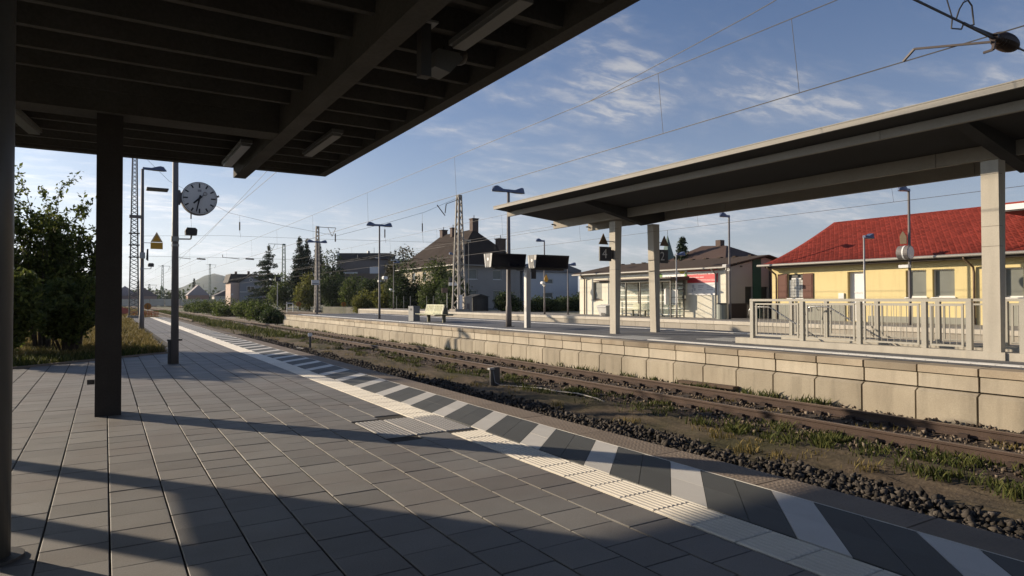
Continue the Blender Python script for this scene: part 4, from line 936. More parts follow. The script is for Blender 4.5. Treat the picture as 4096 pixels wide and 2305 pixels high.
cs_ = [(2.3, 71.6, 16.3), (3.4, 71.0, 14.9), (5.1, 70.2, 13.0), (10.05, 67.6, 10.0), (14.3, 65.4, 8.85), (19.0, 63.0, 7.85), (23.5, 60.6, 9.2), (26.5, 59.0, 10.2), (29.5, 57.5, 11.7)]
wire(m, cs_, .016); wire(m, [(2.3, 71.6, 7.75), (9.7, 67.8, 7.82), (18.4, 63.2, 7.5), (29.5, 57.5, 7.2)], .013); wire(m, [(2.3, 71.6, 5.85), (9.7, 67.8, 5.72), (18, 63.4, 5.45), (29.5, 57.5, 5.4)], .013); m.build('span_wire', wireM, t)
for x, y, za, zb_ in [(6.9, 69.2, 11.8, 7.8), (10.9, 67.1, 9.7, 7.75), (18.9, 63.0, 7.85, 7.5), (23.1, 60.8, 8.9, 7.3), (26.3, 59.1, 10.1, 7.3)]:
    m = MB(); m.tube([(x, y, za), (x, y, za*.5+zb_*.5+.4)], .012, 4, False); m.tube([(x, y, za*.5+zb_*.5+.4), (x, y, za*.5+zb_*.5-.4)], .06, 6); m.tube([(x, y, za*.5+zb_*.5-.4), (x+.1, y, zb_-.1)], .012, 4, False); m.build('insulator', insM, t)
for x, y in [(6.9, 69.2), (10.9, 67.1), (22.2, 61.3), (26.3, 59.1)]: m = MB(); m.bar((x-1.4, y+.7, 5.75), (x+.0, y, 5.58), .05); m.bar((x-1.4, y+.7, 5.75), (x-1.4, y+.7, 6.0), .05); m.tube([(x+.5, y-.3, 5.6), (x+1.2, y-.6, 5.56)], .07, 6); m.build('steady_arm', insM, t)
# near cross span with its insulator in the upper right corner
NY = 4.38
t = thing('cross_span', 'cross span wire with a large brown insulator in the upper right of the sky', 'overhead wire', (10.8, NY, 5.48), 'cross spans')
m = MB(); wire(m, [(-9, NY, 5.75), (8.7, NY, 5.50), (10.05, NY, 5.475)], .016); wire(m, [(11.75, NY, 5.47), (14, NY, 5.46), (31, NY, 5.5)], .014); m.build('span_wire', wireM, t)
m = MB()
xs = np.linspace(11.02, 11.62, 19); m.tube([(x, NY, 5.47) for x in xs], [.05+.065*math.sin(math.pi*(i/18))**.6+(.020 if i % 2 else 0) for i in range(19)], 14); m.build('insulator', insM, t)
m = MB(); m.tube([(10.95, NY, 5.47), (11.05, NY, 5.47)], .06, 8); m.tube([(11.6, NY, 5.47), (11.78, NY, 5.47)], .025, 6); m.build('end_fitting', insM, t)
m = MB(); m.bar((10.05, NY, 5.475), (10.98, NY, 5.45), .03); m.bar((10.05, NY, 5.475), (10.98, NY, 5.50), .02)
m.tube([(9.85, NY, 5.475), (9.9, NY-.02, 5.62), (10.0, NY-.03, 5.74), (10.13, NY-.03, 5.80), (10.26, NY-.02, 5.76), (10.34, NY, 5.62), (10.36, NY, 5.52), (10.2, NY, 5.47)], .011, 5)
m.tube([(9.75, NY, 5.476), (9.72, NY, 5.33), (10.0, NY, 5.38), (10.06, NY, 5.47)], .011, 5); m.build('loop_fitting', wireM, t)
m = MB(); wire(m, [(9.75, NY, 5.48), (9.3, NY+.1, 6.6), (9.0, NY+.2, 8)], .009); wire(m, [(10.1, NY, 5.8), (9.95, NY, 7.5)], .008); m.build('hanger_wire', wireM, t)
m = MB(); m.bar((10.93, NY+.02, 5.40), (10.86, NY+1.05, 5.62), .03); m.bar((10.86, NY+1.05, 5.62), (10.92, NY+1.25, 5.50), .03); m.bar((10.99, NY, 5.46), (10.93, NY, 5.28), .035); m.bar((10.93, NY, 5.28), (10.92, NY+.12, 5.27), .03); m.build('steady_arm', M('brown fitting', (.06, .045, .04), .6), t)

# ------------------------------------------------------------------ buildings
creamW = M('cream render', (.70, .67, .56), .9, .06, .8, .05, 25, streak=.08); greyShadeW = M('grey render', (.34, .335, .33), .9, .08, .6)  # the grey also stands for shade on the cream building's gable
yelW = M('yellow render', (.66, .55, .28), .9, .06, .7, .06, 20, streak=.08); lowBandM = M('grey plinth', (.27, .27, .23), .95, .14, 1.2)
glassD = M('window glass', (.05, .055, .055), .12, .1, 1, spec=.6); glassG = M('grey window film', (.17, .18, .16), .35, .15, 1.5); frW = M('white window frame', (.68, .68, .66), .5, .03); frB = M('brown window frame', (.14, .095, .06), .6, .1)
roofB = M('brown roof sheet', (.080, .060, .047), .95, .14, 1.5, .1, 20, stretch=(1, 3, 1), spec=.1); gutM = M('gutter zinc', (.27, .26, .24), .5, .08, metal=.3); roofR = M('red roof tile', (.26, .043, .030), .8, .16, .8, .10, 30, obj=.2, tint=(.20, .035, .025), tsc=.35, tamt=.4, spec=.15); roofD = M('dark roof tile', (.047, .037, .032), .95, .2, .6, .12, 8, spec=.08)
def win_x(parent, x, y0, y1, z0, z1, fr, gl, sill=True, dep=.12, bars=0):
    """window recessed into a wall whose front face is at x (facing -x)"""
    xx = x+dep; f = .06; m = MB(); m.box(xx, xx+.05, y0, y1, z1-f, z1); m.box(xx, xx+.05, y0, y1, z0, z0+f); m.box(xx, xx+.05, y0, y0+f, z0+f, z1-f); m.box(xx, xx+.05, y1-f, y1, z0+f, z1-f)
    for b in range(bars): yy = y0+(y1-y0)*(b+1)/(bars+1); m.box(xx, xx+.05, yy-.03, yy+.03, z0+f, z1-f)
    w = m.build('window', fr, parent); m = MB(); m.box(xx+.02, xx+.03, y0+f, y1-f, z0+f, z1-f); m.build('pane', gl, w)
    if sill: m = MB(); m.box(x-.06, xx, y0-.05, y1+.05, z0-.05, z0-.004); m.build('sill', frW if sill == 'w' else fr, w)
    return w
def win_y(parent, y, x0, x1, z0, z1, fr, gl, dep=.12, sill=True):
    yy = y+dep; f = .06; m = MB(); m.box(x0, x1, yy, yy+.05, z1-f, z1); m.box(x0, x1, yy, yy+.05, z0, z0+f); m.box(x0, x0+f, yy, yy+.05, z0+f, z1-f); m.box(x1-f, x1, yy, yy+.05, z0+f, z1-f)
    w = m.build('window', fr, parent); m = MB(); m.box(x0+f, x1-f, yy+.02, yy+.03, z0+f, z1-f); m.build('pane', gl, w)
    if sill: m = MB(); m.box(x0-.05, x1+.05, y-.06, yy, z0-.06, z0-.004); m.build('sill', fr, w)
    return w
# insurance building
b = thing('office_building', 'long low cream building with a brown roof and a red insurance sign', 'building', (32, 34, .4))
wins = [(38.75, 39.8, 1.62, 2.97), (36.15, 37.75, 1.64, 2.93), (30.3, 31.35, 1.62, 2.96)]
m = MB(); wall_holes(m, 'x', 32.0, .3, 27.05, 41.5, .38, 3.62, wins); m.build('wall', creamW, b)
m = MB(); gx = [(33.75, 34.45, 1.38, 2.42), (35.2, 35.95, 1.38, 2.42)]; wall_holes(m, 'y', 27.05, .3, 32.303, 39.4, .38, 3.6, gx); m.build('gable_wall', greyShadeW, b)  # pale wall turned from the sun, its shade put into this grey
m = MB(); m.prism([(32.303, 3.603), (39.4, 3.603), (35.7, 4.28)], 'y', 27.05, 27.35); m.build('gable', greyShadeW, b)  # gable top, shade painted in with the same grey
m = MB(); m.box(32.303, 39.4, 41.2, 41.5, .38, 3.6); m.box(39.1, 39.4, 27.36, 41.19, .38, 3.6); m.build('rear_wall', creamW, b)
m = MB(); m.prism([(32.303, 3.603), (39.4, 3.603), (35.7, 4.28)], 'y', 41.2, 41.5); m.build('gable', creamW, b)
m = MB(); m.prism([(31.55, 3.58), (35.7, 4.36), (35.7, 4.45), (31.55, 3.66)], 'y', 26.75, 41.8); m.prism([(35.702, 4.36), (39.8, 3.58), (39.8, 3.66), (35.702, 4.45)], 'y', 26.75, 41.8); rf = m.build('roof', roofB, b)
m = MB()
for i in range(38): m.box(31.5, 31.56, 27, 27.1, 3.5, 3.55) if False else None
for y in np.arange(28, 41.5, 1.25): m = MB(); m.box(35.55, 35.85, y, y+.25, 4.452, 4.51); m.build('ridge_vent', roofB, rf)
pass; m = MB(); m.tube([(35.2, 36.9, 4.3), (35.2, 36.9, 4.85)], .06, 8); m.tube([(35.2, 36.9, 4.85), (35.2, 36.9, 4.95)], .10, 8); m.build('chimney_pipe', roofD, rf)
m = MB(); m.tube([(31.5, 26.8, 3.55), (31.5, 41.8, 3.55)], .07, 8); m.build('gutter', gutM, b)
for y, x in ((40.75, 31.9), (27.75, 31.9)): m = MB(); m.tube([(31.5, y, 3.5), (x, y, 3.2), (x, y, .45)], .055, 8); m.build('downpipe', frB if y > 30 else gutM, b)
m = MB(); m.box(31.93, 31.998, 27.05, 41.5, 3.25, 3.40); m.build('eave_band', M('white band', (.70, .69, .64), .7), b)
for w in wins: win_x(b, 32.0, *w, frB, glassG if w[0] < 38 else glassG, True)
for g_ in gx: win_y(b, 27.05, *g_, steelD, glassD)
m = MB(); m.box(34.45, 35.2, 26.98, 27.048, .4, 4.18); m.build('green_stripe', M('dark green panel', (.018, .075, .050), .7, .1), b)
m = MB(); m.box(36.0, 36.1, 26.9, 27.0, .4, 3.6); m.build('downpipe', steelD, b)
m = MB(); m.box(33.3, 33.45, 26.99, 27.047, 3.62, 3.70); m.build('wall_lamp', steelD, b)
m = MB(); [m.box(32.4+i*.055, 32.425+i*.055, 26.93, 26.98, .42, 1.38) for i in range(25)]; m.build('grating', M('brown grating', (.085, .062, .052), .8), b, kind='stuff')
t = thing('advert_board', 'red and white insurance advert board on the cream wall', 'advert board', (31.95, 28.9, 1.9)); m = MB(); m.box(31.95, 31.99, 27.62, 30.1, 1.90, 3.48); m.build('panel', M('advert white', (.70, .70, .69), .5, .03), t)
m = MB(); m.box(31.938, 31.949, 27.62, 30.1, 2.68, 3.48); rp_ = m.build('red_field', M('advert red', (.52, .035, .045), .5, .04), t)
LX, LY = (0, -1, 0), (0, 0, 1)
text('ERGO', .27, whiteM, 'lettering', rp_, (31.934, 28.02, 3.29), LX, LY, bold=.006); text('HENGLOTH Versicherung', .15, whiteM, 'lettering', rp_, (31.934, 29.27, 3.25), LX, LY, bold=.003); 
def word_bars(mat, parent, x, y, z, h, words, align=1):
    m = MB(); u = y
    for w_ in words: m.box(x-.004, x, u-w_, u, z-h/2, z+h/2); u -= w_+h*.6
    m.build('small_print', mat, parent)
paleR = M('pale red print', (.66, .42, .42), .6)
word_bars(paleR, rp_, 31.936, 30.05, 3.03, .06, [.42, .16, .30, .34])
word_bars(paleR, rp_, 31.936, 29.25, 2.87, .035, [.22, .30, .16, .34, .40]); word_bars(paleR, rp_, 31.936, 29.15, 2.79, .035, [.30, .26, .36, .44])
greyT = M('pale grey print', (.42, .43, .46), .6)
for z, a_, b_ in [(2.50, [.46], [.52]), (2.40, [.40], [.50]), (2.24, [.30], [.20, .3])]: word_bars(greyT, t, 31.948, 29.2, z, .045, a_); word_bars(greyT, t, 31.948, 28.5, z, .045, b_)
m = MB(); m.sphere((31.95, 29.62, 2.45), .10, 8, 6, (.1, 1, 1.4)); m.sphere((31.95, 29.50, 2.27), .09, 8, 6, (.1, 1, 1.2)); m.sphere((31.95, 29.68, 2.2), .07, 8, 6, (.1, 1, 1.6)); m.build('pale_picture', greyT, t); word_bars(greyT, t, 31.948, 29.5, 2.0, .035, [.38]); word_bars(greyT, t, 31.948, 28.8, 2.0, .035, [.42])
t = thing('advert_board', 'white fascia sign with green and yellow leaves left of the red board', 'advert board', (31.95, 31.5, 3.0)); m = MB(); m.box(31.90, 31.928, 30.13, 33.0, 2.97, 3.50); m.build('panel', whiteM, t); m = MB(); m.prism([(32.3, 3.05), (32.55, 3.1), (32.7, 3.32), (32.5, 3.42), (32.3, 3.3)], 'x', 31.888, 31.899); m.prism([(30.14, 2.98), (30.26, 2.98), (30.30, 3.25), (30.14, 3.4)], 'x', 31.888, 31.899); m.build('green_leaf', M('leaf green print', (.14, .26, .05), .6), t); m = MB(); m.prism([(30.2, 3.45), (30.4, 3.30), (30.65, 3.32), (30.8, 3.46)], 'x', 31.887, 31.8985); m.build('yellow_leaf', M('leaf yellow print', (.60, .48, .04), .6), t); word_bars(steelD, t, 31.897, 32.0, 3.1, .10, [.14, .14, .14]); word_bars(greyT, t, 31.897, 31.05, 3.20, .06, [.36, .06]); word_bars(greyT, t, 31.897, 31.05, 3.07, .06, [.62])

# yellow house
yb_ = thing('yellow_house', 'yellow railway house with a big red hipped roof and brown shutters', 'house', (33, 16, .45))
holes = [(22.55, 23.5, 1.70, 3.04), (19.05, 19.98, .5, 3.05), (16.1, 17.04, 1.72, 3.02), (14.88, 15.83, 1.72, 3.02), (12.24, 12.99, 1.70, 2.98), (9.5, 10.6, 1.7, 3.0), (6.5, 7.6, 1.7, 3.0)]
m = MB(); wall_holes(m, 'x', 33.0, .35, -6, 24.55, .42, 3.46, holes); m.build('wall', yelW, yb_)
m = MB(); m.box(33.353, 41, 24.2, 24.55, .42, 3.46); m.box(33.353, 41, -6, -5.65, .42, 3.46); m.box(40.65, 41, -5.64, 24.19, .42, 3.46); m.build('side_wall', yelW, yb_)
m = MB(); m.box(32.955, 32.996, 20.1, 24.553, .42, 1.36); m.box(32.955, 32.996, 14.0, 18.9, .42, .78); m.box(32.955, 32.996, 12.1, 13.6, .42, 1.45); m.build('low_band', lowBandM, yb_)  # grey boxes laid along the foot of the wall
m = MB(); m.box(32.94, 32.954, 22.0, 22.3, .95, 1.2); m.build('wall_vent', steelD, yb_)
# roof: bellcast front slope with a hip at the left end
n = 12; prof = [(32.35+4.65*i/n, 3.60+2.62*(i/n)**1.22) for i in range(n+1)]; back_ = [(41.6-4.6*i/n, 3.60+2.62*(i/n)**1.22) for i in range(n+1)]
def yend(i): return 24.95-1.75*(i/n)**.9
m = MB(); vs = []
for i in range(n+1): vs += [(prof[i][0], -6.5+1.7*i/n, prof[i][1]), (prof[i][0], yend(i), prof[i][1]), (back_[i][0], yend(i), back_[i][1]), (back_[i][0], -6.5+1.7*i/n, back_[i][1])]
fs = []
for i in range(n):
    a = 4*i; fs += [(a, a+4, a+5, a+1), (a+1, a+5, a+6, a+2), (a+2, a+6, a+7, a+3), (a+3, a+7, a+4, a)]
m.add(vs, fs); m.add([(32.35, -6.5, 3.585), (32.35, 24.95, 3.585), (41.6, 24.95, 3.585), (41.6, -6.5, 3.585)], [(0, 1, 2, 3)]); yr = m.build('roof', roofR, yb_)
# diamond shingles on the front slope
sv = []; rows = 34
for r_ in range(rows):
    f0, f1 = r_/rows, min(1, (r_+2.05)/rows)
    def pt(f): i = f*n; return 32.35+4.65*f, 3.60+2.62*f**1.22
    x0, z0 = pt(f0); x1, z1 = pt(f1); xm, zm = pt((f0+f1)/2); ymax = 24.95-1.75*((f0+f1)/2)**.9-.1
    for q in range(int((ymax+4.5)/.27)):
        y = ymax-.13-q*.27-(.135 if r_ % 2 else 0); j = rng.normal(0, .004)
        sv += [(x0-.012, y, z0+.040+j), (xm-.008, y-.15, zm+.020), (x1, y, z1+.006), (xm-.008, y+.15, zm+.016)]
o = link('shingle', np_mesh('shingle', np.array(sv)-np.array(ORG[yb_.name]), 4, roofR), yr); o['kind'] = 'stuff'; ORG[o.name] = ORG[yb_.name]
m = MB(); m.tube([(32.28, -6.5, 3.57), (32.28, 25.0, 3.57)], .075, 8); m.build('gutter', gutM, yb_); m = MB(); m.box(32.42, 32.998, -6, 24.6, 3.40, 3.58); m.build('eave_board', M('dark eave', (.055, .042, .034), .8, .1), yb_)
for y, mt in ((24.35, frB), (14.2, frB)): m = MB(); m.tube([(32.3, y, 3.5), (32.35, y, 3.42), (32.9, y-.12, 3.05), (32.92, y-.14, 2.8), (32.92, y-.14, .5)], .05, 8); m.build('downpipe', mt, yb_, smooth=True)
m = MB(); m.box(33.1, 33.2, 22.56, 23.49, 1.72, 3.03); m.build('window', steelD, yb_); w = yb_.children[-1]
m = MB()
for i in range(5):
    for j in range(6): m.box(33.05, 33.1, 22.58+i*.182, 22.58+i*.182+.165, 1.74+j*.165, 1.74+j*.165+.15)
m.build('glass_block', M('glass brick', (.38, .38, .36), .15, .35, 9, .1), w); m = MB(); m.box(33.04, 33.1, 22.7, 23.3, 2.74, 2.82); m.box(32.93, 33.1, 22.5, 23.55, 1.62, 1.695); m.build('sill', frW, w)
for y0, y1 in ((23.52, 24.12), (21.93, 22.53)):
    m = MB(); m.box(32.94, 32.998, y0, y1, 1.68, 3.06); s_ = m.build('shutter', M('brown shutter', (.115, .045, .030), .7, .1), yb_); m = MB(); m.box(32.925, 32.939, y0+.06, y1-.06, 1.75, 2.33); m.box(32.925, 32.939, y0+.06, y1-.06, 2.4, 2.99); m.build('shutter_panel', M('brown shutter', (.115, .045, .030)), s_)
m = MB(); m.box(33.2, 33.27, 19.06, 19.97, .5, 3.04); dr_ = m.build('door', M('white door', (.70, .70, .70), .5, .03), yb_); m = MB(); m.box(33.185, 33.199, 19.15, 19.85, 1.95, 2.02); m.box(33.16, 33.199, 19.1, 19.14, 1.4, 1.6); m.build('door_rail', frW, dr_)
m = MB(); m.box(32.93, 32.998, 20.15, 20.45, 1.66, 1.95); m.build('letter_box', frW, yb_)
for h in holes[2:]: win_x(yb_, 33.0, *h, frW, glassG, 'w', .16)
t = thing('station_roof', 'white edged station roof with a red top at the right edge behind the column', 'roof', (34, 5, 5.6)); m = MB(); m.box(33.0, 36.0, -8, 13.2, 5.46, 5.70); m.build('fascia', whiteM, t); m = MB(); m.box(33.02, 36.0, -8, 13.18, 5.703, 5.78); m.build('roof_top', roofR, t); m = MB(); m.box(33.05, 36, -8, 13.15, 5.40, 5.457); m.build('soffit', steelD, t); 
for y in (12.6, 6): m = MB(); m.tube([(35, y, 4.5), (35, y, 5.45)], .1, 8); m.build('support', steelG, t)

# dark roofed house
h = thing('hipped_house', 'grey house with a steep dark hipped roof and tall chimneys behind the trees', 'house', (45, 85, .3))
wy = [(41.6, 43.1, 4.4, 5.75), (45.6, 46.9, 4.4, 5.7), (41.6, 43.1, 1.6, 2.9), (45.6, 46.9, 1.6, 2.9)]
m = MB(); wall_holes(m, 'y', 78.6, .35, 40.0, 50.0, .2, 6.4, wy); m.build('wall', M('shaded grey render', (.30, .285, .265), .9, .08, .5), h)  # darker grey than the side wall: the shade is put into the colour
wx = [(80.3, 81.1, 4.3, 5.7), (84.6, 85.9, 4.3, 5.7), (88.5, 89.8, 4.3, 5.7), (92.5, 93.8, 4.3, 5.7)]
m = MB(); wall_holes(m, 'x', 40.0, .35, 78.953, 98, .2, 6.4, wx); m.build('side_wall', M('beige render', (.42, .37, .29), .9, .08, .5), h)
m = MB(); m.box(49.65, 50, 78.96, 98, .2, 6.4); m.box(40.36, 49.64, 97.65, 98, .2, 6.4); m.build('rear_wall', greyShadeW, h)
for w in wy: win_y(h, 78.6, *w, frW, glassG)
for w in wx: win_x(h, 40.0, *w, frW, glassD, 'w')
m = MB(); e = .7; A = [(40-e, 78.6-e, 6.35), (50+e, 78.6-e, 6.35), (50+e, 98+e, 6.35), (40-e, 98+e, 6.35)]; Rg = [(45, 83.2, 11.75), (45, 93.4, 11.75)]
m.add(A+Rg+[(p[0], p[1], 6.25) for p in A], [(0, 1, 4), (1, 2, 5, 4), (2, 3, 5), (3, 0, 4, 5), (0, 6, 7, 1), (1, 7, 8, 2), (2, 8, 9, 3), (3, 9, 6, 0), (9, 8, 7, 6)]); hr_ = m.build('roof', roofD, h)
brk = M('chimney brick', (.10, .07, .058), .9, .15)
for x, y, z0, zt, w_ in [(45.0, 93.0, 11, 12.4, .9), (44.4, 88.5, 11, 12.3, .7), (45.2, 83.4, 10.5, 13.2, .95), (48.0, 80.6, 8.2, 10.2, 1.1)]:
    m = MB(); m.box(x-w_/2, x+w_/2, y-w_/2, y+w_/2, z0, zt); c_ = m.build('chimney', brk, hr_); m = MB(); m.box(x-w_/2-.08, x+w_/2+.08, y-w_/2-.08, y+w_/2+.08, zt, zt+.12); m.tube([(x, y, zt+.12), (x, y, zt+.6)], .06, 6); ORG.setdefault(c_.name, ORG[h.name]);
    o_ = m.build('chimney_cap', brk, hr_)
m = MB(); m.box(39.2, 39.3, 77.9, 98.7, 6.2, 6.34); m.box(39.3, 50.7, 77.86, 77.9, 6.2, 6.34); m.build('gutter', gutM, h)
# white block house to its right
h = thing('white_house', 'plain white house in shade right of the hipped house', 'house', (55.5, 80, .3)); wy = [(54.2, 56.0, 3.9, 4.6), (54.2, 56.0, 1.9, 2.6)]
m = MB(); wall_holes(m, 'y', 79.0, .3, 50.8, 60.6, .2, 5.6, wy); m.build('wall', M('white render', (.50, .52, .54), .9, .05, .5), h); m = MB(); m.box(50.8, 51.1, 79.303, 88, .2, 5.6); m.box(60.3, 60.6, 79.303, 88, .2, 5.6); m.build('side_wall', M('white render', (.50, .52, .54)), h)
m = MB(); m.prism([(50.4, 5.603), (61, 5.603), (61, 6.0), (50.4, 6.0)], 'y', 78.7, 88.2); m.prism([(50.4, 6.003), (61, 6.003), (58, 6.9), (53, 6.9)], 'y', 78.7, 88.2); m.build('roof', M('grey roof edge', (.16, .16, .165), .8), h)
for w in wy: win_y(h, 79.0, *w, frW, glassG)
t = thing('shed', 'dark brown low shed between the white house and the cream building', 'shed', (61, 70, .3)); m = MB(); m.box(59.5, 66, 70, 75, .2, 2.3); m.build('wall', M('shed wall', (.16, .15, .12), .9), t); m = MB(); m.prism([(59.2, 2.303), (66.3, 2.303), (66.3, 4.0), (59.2, 3.9)], 'y', 69.8, 75.2); m.build('roof', M('shed roof', (.06, .045, .04), .85), t)
# hip roof house and church behind the insurance building
h = thing('brown_house', 'house with a brown hipped roof showing above the insurance building', 'house', (60, 52, .3)); m = MB(); m.box(56, 64.6, 47.5, 56.5, .2, 5.6); m.build('wall', greyShadeW, h)
m = MB(); A = [(55.4, 46.9, 5.603), (65.2, 46.9, 5.603), (65.2, 57.1, 5.603), (55.4, 57.1, 5.603)]; m.add(A+[(60, 50.6, 7.7), (60, 54.2, 7.9)], [(0, 1, 4), (1, 2, 5, 4), (2, 3, 5), (3, 0, 4, 5), (3, 2, 1, 0)]); rr = m.build('roof', M('brown tile', (.075, .045, .035), .85, .15, .6), h); m = MB(); m.box(59.8, 60.5, 51.3, 52, 7.3, 8.4); m.build('chimney', brk, rr)
t = thing('church', 'slim green church spire far behind the number two sign', 'church', (218, 217, 0)); m = MB(); m.box(216.3, 220.3, 215.5, 219.5, -.5, 19.3); m.build('tower', M('church stone', (.22, .20, .19), .9), t); m = MB(); m.add([(216, 215.2, 19.303), (220.6, 215.2, 19.303), (220.6, 219.8, 19.303), (216, 219.8, 19.303), (218.3, 217.5, 31)], [(0, 1, 4), (1, 2, 4), (2, 3, 4), (3, 0, 4), (3, 2, 1, 0)]); m.build('spire', M('copper green', (.05, .10, .095), .7), t); m = MB(); m.tube([(218.3, 217.5, 30.9), (218.3, 217.5, 33)], .1, 5); m.build('finial', steelD, t)
# villa
h = thing('villa', 'two storey grey villa with a gabled bay and a dark roof at the left end', 'house', (35, 202, 0)); gW = M('blue grey render', (.235, .245, .27), .9, .06, .3)
m = MB(); m.box(32.6, 38.5, 199.5, 201.0, -.6, 6.7); m.build('wall', gW, h); m = MB(); m.prism([(32.6, 6.703), (38.5, 6.703), (35.5, 8.65)], 'y', 199.5, 201.0); m.build('gable', gW, h); m = MB(); m.box(30.3, 40, 201.003, 210, -.6, 6.6); m.build('main_wall', M('pink render', (.52, .40, .34), .9, .08), h)
m = MB(); m.prism([(29.6, 6.603), (40.8, 6.603), (40.3, 9.1), (30.4, 9.1)], 'y', 201.2, 210.6); m.prism([(32.2, 6.75), (35.5, 8.9), (38.9, 6.75), (38.9, 6.95), (35.5, 9.15), (32.2, 6.95)], 'y', 198.9, 201.19); rr = m.build('roof', M('villa roof', (.055, .048, .045), .85, .1), h)
m = MB(); m.box(31.9, 32.5, 204, 204.6, 8.9, 9.9); m.box(35.2, 35.8, 203, 203.6, 8.9, 10); m.build('chimney', brk, rr); m = MB(); m.box(31.1, 31.7, 200.99, 201.0, 5.9, 6.1) if False else None; m = MB(); m.box(36.9, 37.6, 201.05, 201.18, 8.35, 8.55); m.build('skylight', whiteM, rr)
for xa, xb, za, zb__ in [(34.4, 36.5, 4.2, 5.6)]: m = MB(); m.box(xa, xb, 199.42, 199.498, za, zb__); w = m.build('window', frW, h); m = MB(); m.box(xa+.1, (xa+xb)/2-.05, 199.38, 199.419, za+.1, zb__-.1); m.box((xa+xb)/2+.05, xb-.1, 199.38, 199.419, za+.1, zb__-.1); m.build('pane', glassD, w)
m = MB(); m.tube([(35.5, 199.42, 7.3), (35.5, 199.498, 7.3)], .42, 14); w = m.build('round_window', frW, h); m = MB(); m.tube([(35.5, 199.38, 7.3), (35.5, 199.419, 7.3)], .28, 12); m.build('pane', glassD, w)
m = MB(); m.box(32.5, 38.6, 199.3, 199.41, 3.85, 4.0); m.build('string_course', frW, h); m = MB(); m.box(30.5, 31.0, 200.9, 201.0, 3.0, 3.5); m.build('small_window', frW, h)
# flat roofed block
h = thing('apartment_block', 'dark flat roofed block rising above the trees in the middle', 'building', (48, 146, 0)); dk = M('dark cladding', (.060, .058, .062), .85, .08, .3)
m = MB(); m.prism([(44.2, 146), (56, 139.5), (60, 147), (48, 153)], 'z', 0, 10.6); m.build('wall', M('block grey render', (.17, .155, .15), .9, .06), h); m = MB(); m.prism([(44.9, 147), (55.0, 141.4), (58.5, 147), (48.5, 152)], 'z', 10.62, 12.2); m.build('top_storey', dk, h); m = MB(); m.prism([(43.6, 146.2), (56.2, 139.2), (60.5, 147), (48, 153.4)], 'z', 10.605, 10.85); m.build('roof_edge', steelD, h)
m = MB(); m.prism([(44.5, 147.0), (44.88, 146.8), (48.4, 152), (48, 152.2)], 'z', 10.86, 12.15); m.build('white_parapet', whiteM, h)
for i in range(3): m = MB(); m.box(52.0+i*.32, 52.2+i*.32, 142.6-i*.18, 142.66-i*.18, 10.95, 11.2); m.build('window', whiteM, h)
m = MB(); m.box(51, 51.5, 145, 145.5, 12.2, 12.8); m.tube([(52.5, 145, 12.2), (52.5, 145, 13.6)], .05, 5); m.build('roof_vent', steelG, h)
m = MB(); m.prism([(50.5, 142.3), (52.2, 141.3), (52.25, 141.4), (50.55, 142.4)], 'z', 7.2, 9.0); m.build('bright_panel', whiteM, h)
t = thing('garage_block', 'lower brown building with a pale roof edge in front of the dark block', 'building', (46, 141, 0)); m = MB(); m.prism([(42.6, 142), (46.4, 138.8), (53, 134), (55, 141), (46, 145)], 'z', 0, 7.3); m.build('wall', M('brown render', (.20, .155, .12), .9), t); m = MB(); m.prism([(42.4, 142.2), (46.4, 138.5), (46.5, 138.7), (42.6, 142.3)], 'z', 7.302, 7.6); m.build('roof_edge', whiteM, t)
t = thing('beige_block', 'beige block with a white roof line left of the hipped house', 'building', (60, 141, 0)); m = MB(); m.prism([(54.5, 139), (63, 134), (66, 141), (58, 146)], 'z', 0, 10.3); m.build('wall', M('beige block wall', (.33, .25, .18), .9, .06), t); m = MB(); m.prism([(54.2, 139), (63.2, 133.7), (66.3, 141), (58, 146.4)], 'z', 10.303, 10.6); m.build('roof_edge', whiteM, t)
# small far houses and the pale boundary wall
t = thing('boundary_wall', 'long pale wall across the end of the tracks in the distance', 'wall', (20, 255, -.5))
pw = MB(); pw.box(-2.45, 2.45, -.1, .1, -.4, 1.95); pwm = pw.mesh('wall_panel', M('pale wall panel', (.52, .48, .40), .9, .08, 1, obj=.18))
for i in range(9): f = i/8; inst('wall_panel', pwm, t, (2+f*36, 268-f*20, random.uniform(-.05, .1)), (0, 0, -.50))
far = [('far grey roofed house behind the boundary wall, left of the clock post', 12.5, 292, 9, 8, 3.2, 6.4, (.30, .22, .20), (.16, .13, .14)), ('far pinkish house with a pale roof near the orange rail sign', 6.5, 300, 9, 9, 3.4, 7.2, (.33, .25, .24), (.30, .27, .29)), ('far long white house right of the clock post', 41, 285, 9, 7, 3.2, 5.6, (.45, .42, .38), (.12, .11, .12)), ('far house with a light gable beside the villa', 47, 300, 8, 8, 3.5, 7.0, (.46, .43, .40), (.25, .22, .22)), ('far reddish house behind the right end of the boundary wall', 33.5, 310, 8, 8, 3.6, 8.0, (.36, .24, .20), (.30, .28, .30)), ('far low house left of the dark column gap', -6, 290, 10, 8, 3.2, 6.2, (.42, .40, .38), (.14, .13, .14))]
for lab, x, y, w_, d_, zw, zr, cw_, cr_ in far:
    h = thing('far_house', lab, 'house', (x, y, -.5)); m = MB(); m.box(x-w_/2, x+w_/2, y-d_/2, y+d_/2, -.8, zw); m.build('wall', M('far wall %.2f' % cw_[0]+str(cr_), cw_, .9, .08), h); m = MB(); m.prism([(x-w_/2-.4, zw+.003), (x+w_/2+.4, zw+.003), (x, zr)], 'y', y-d_/2-.4, y+d_/2+.4); m.build('roof', M('far roof %.2f' % cr_[0]+str(cw_), cr_, .85, .1), h)
    for i in range(3): m = MB(); m.box(x-w_*.35+i*w_*.28, x-w_*.35+i*w_*.28+1.0, y-d_/2-.05, y-d_/2-.003, .9, 2.1); m.build('window', glassD, h)

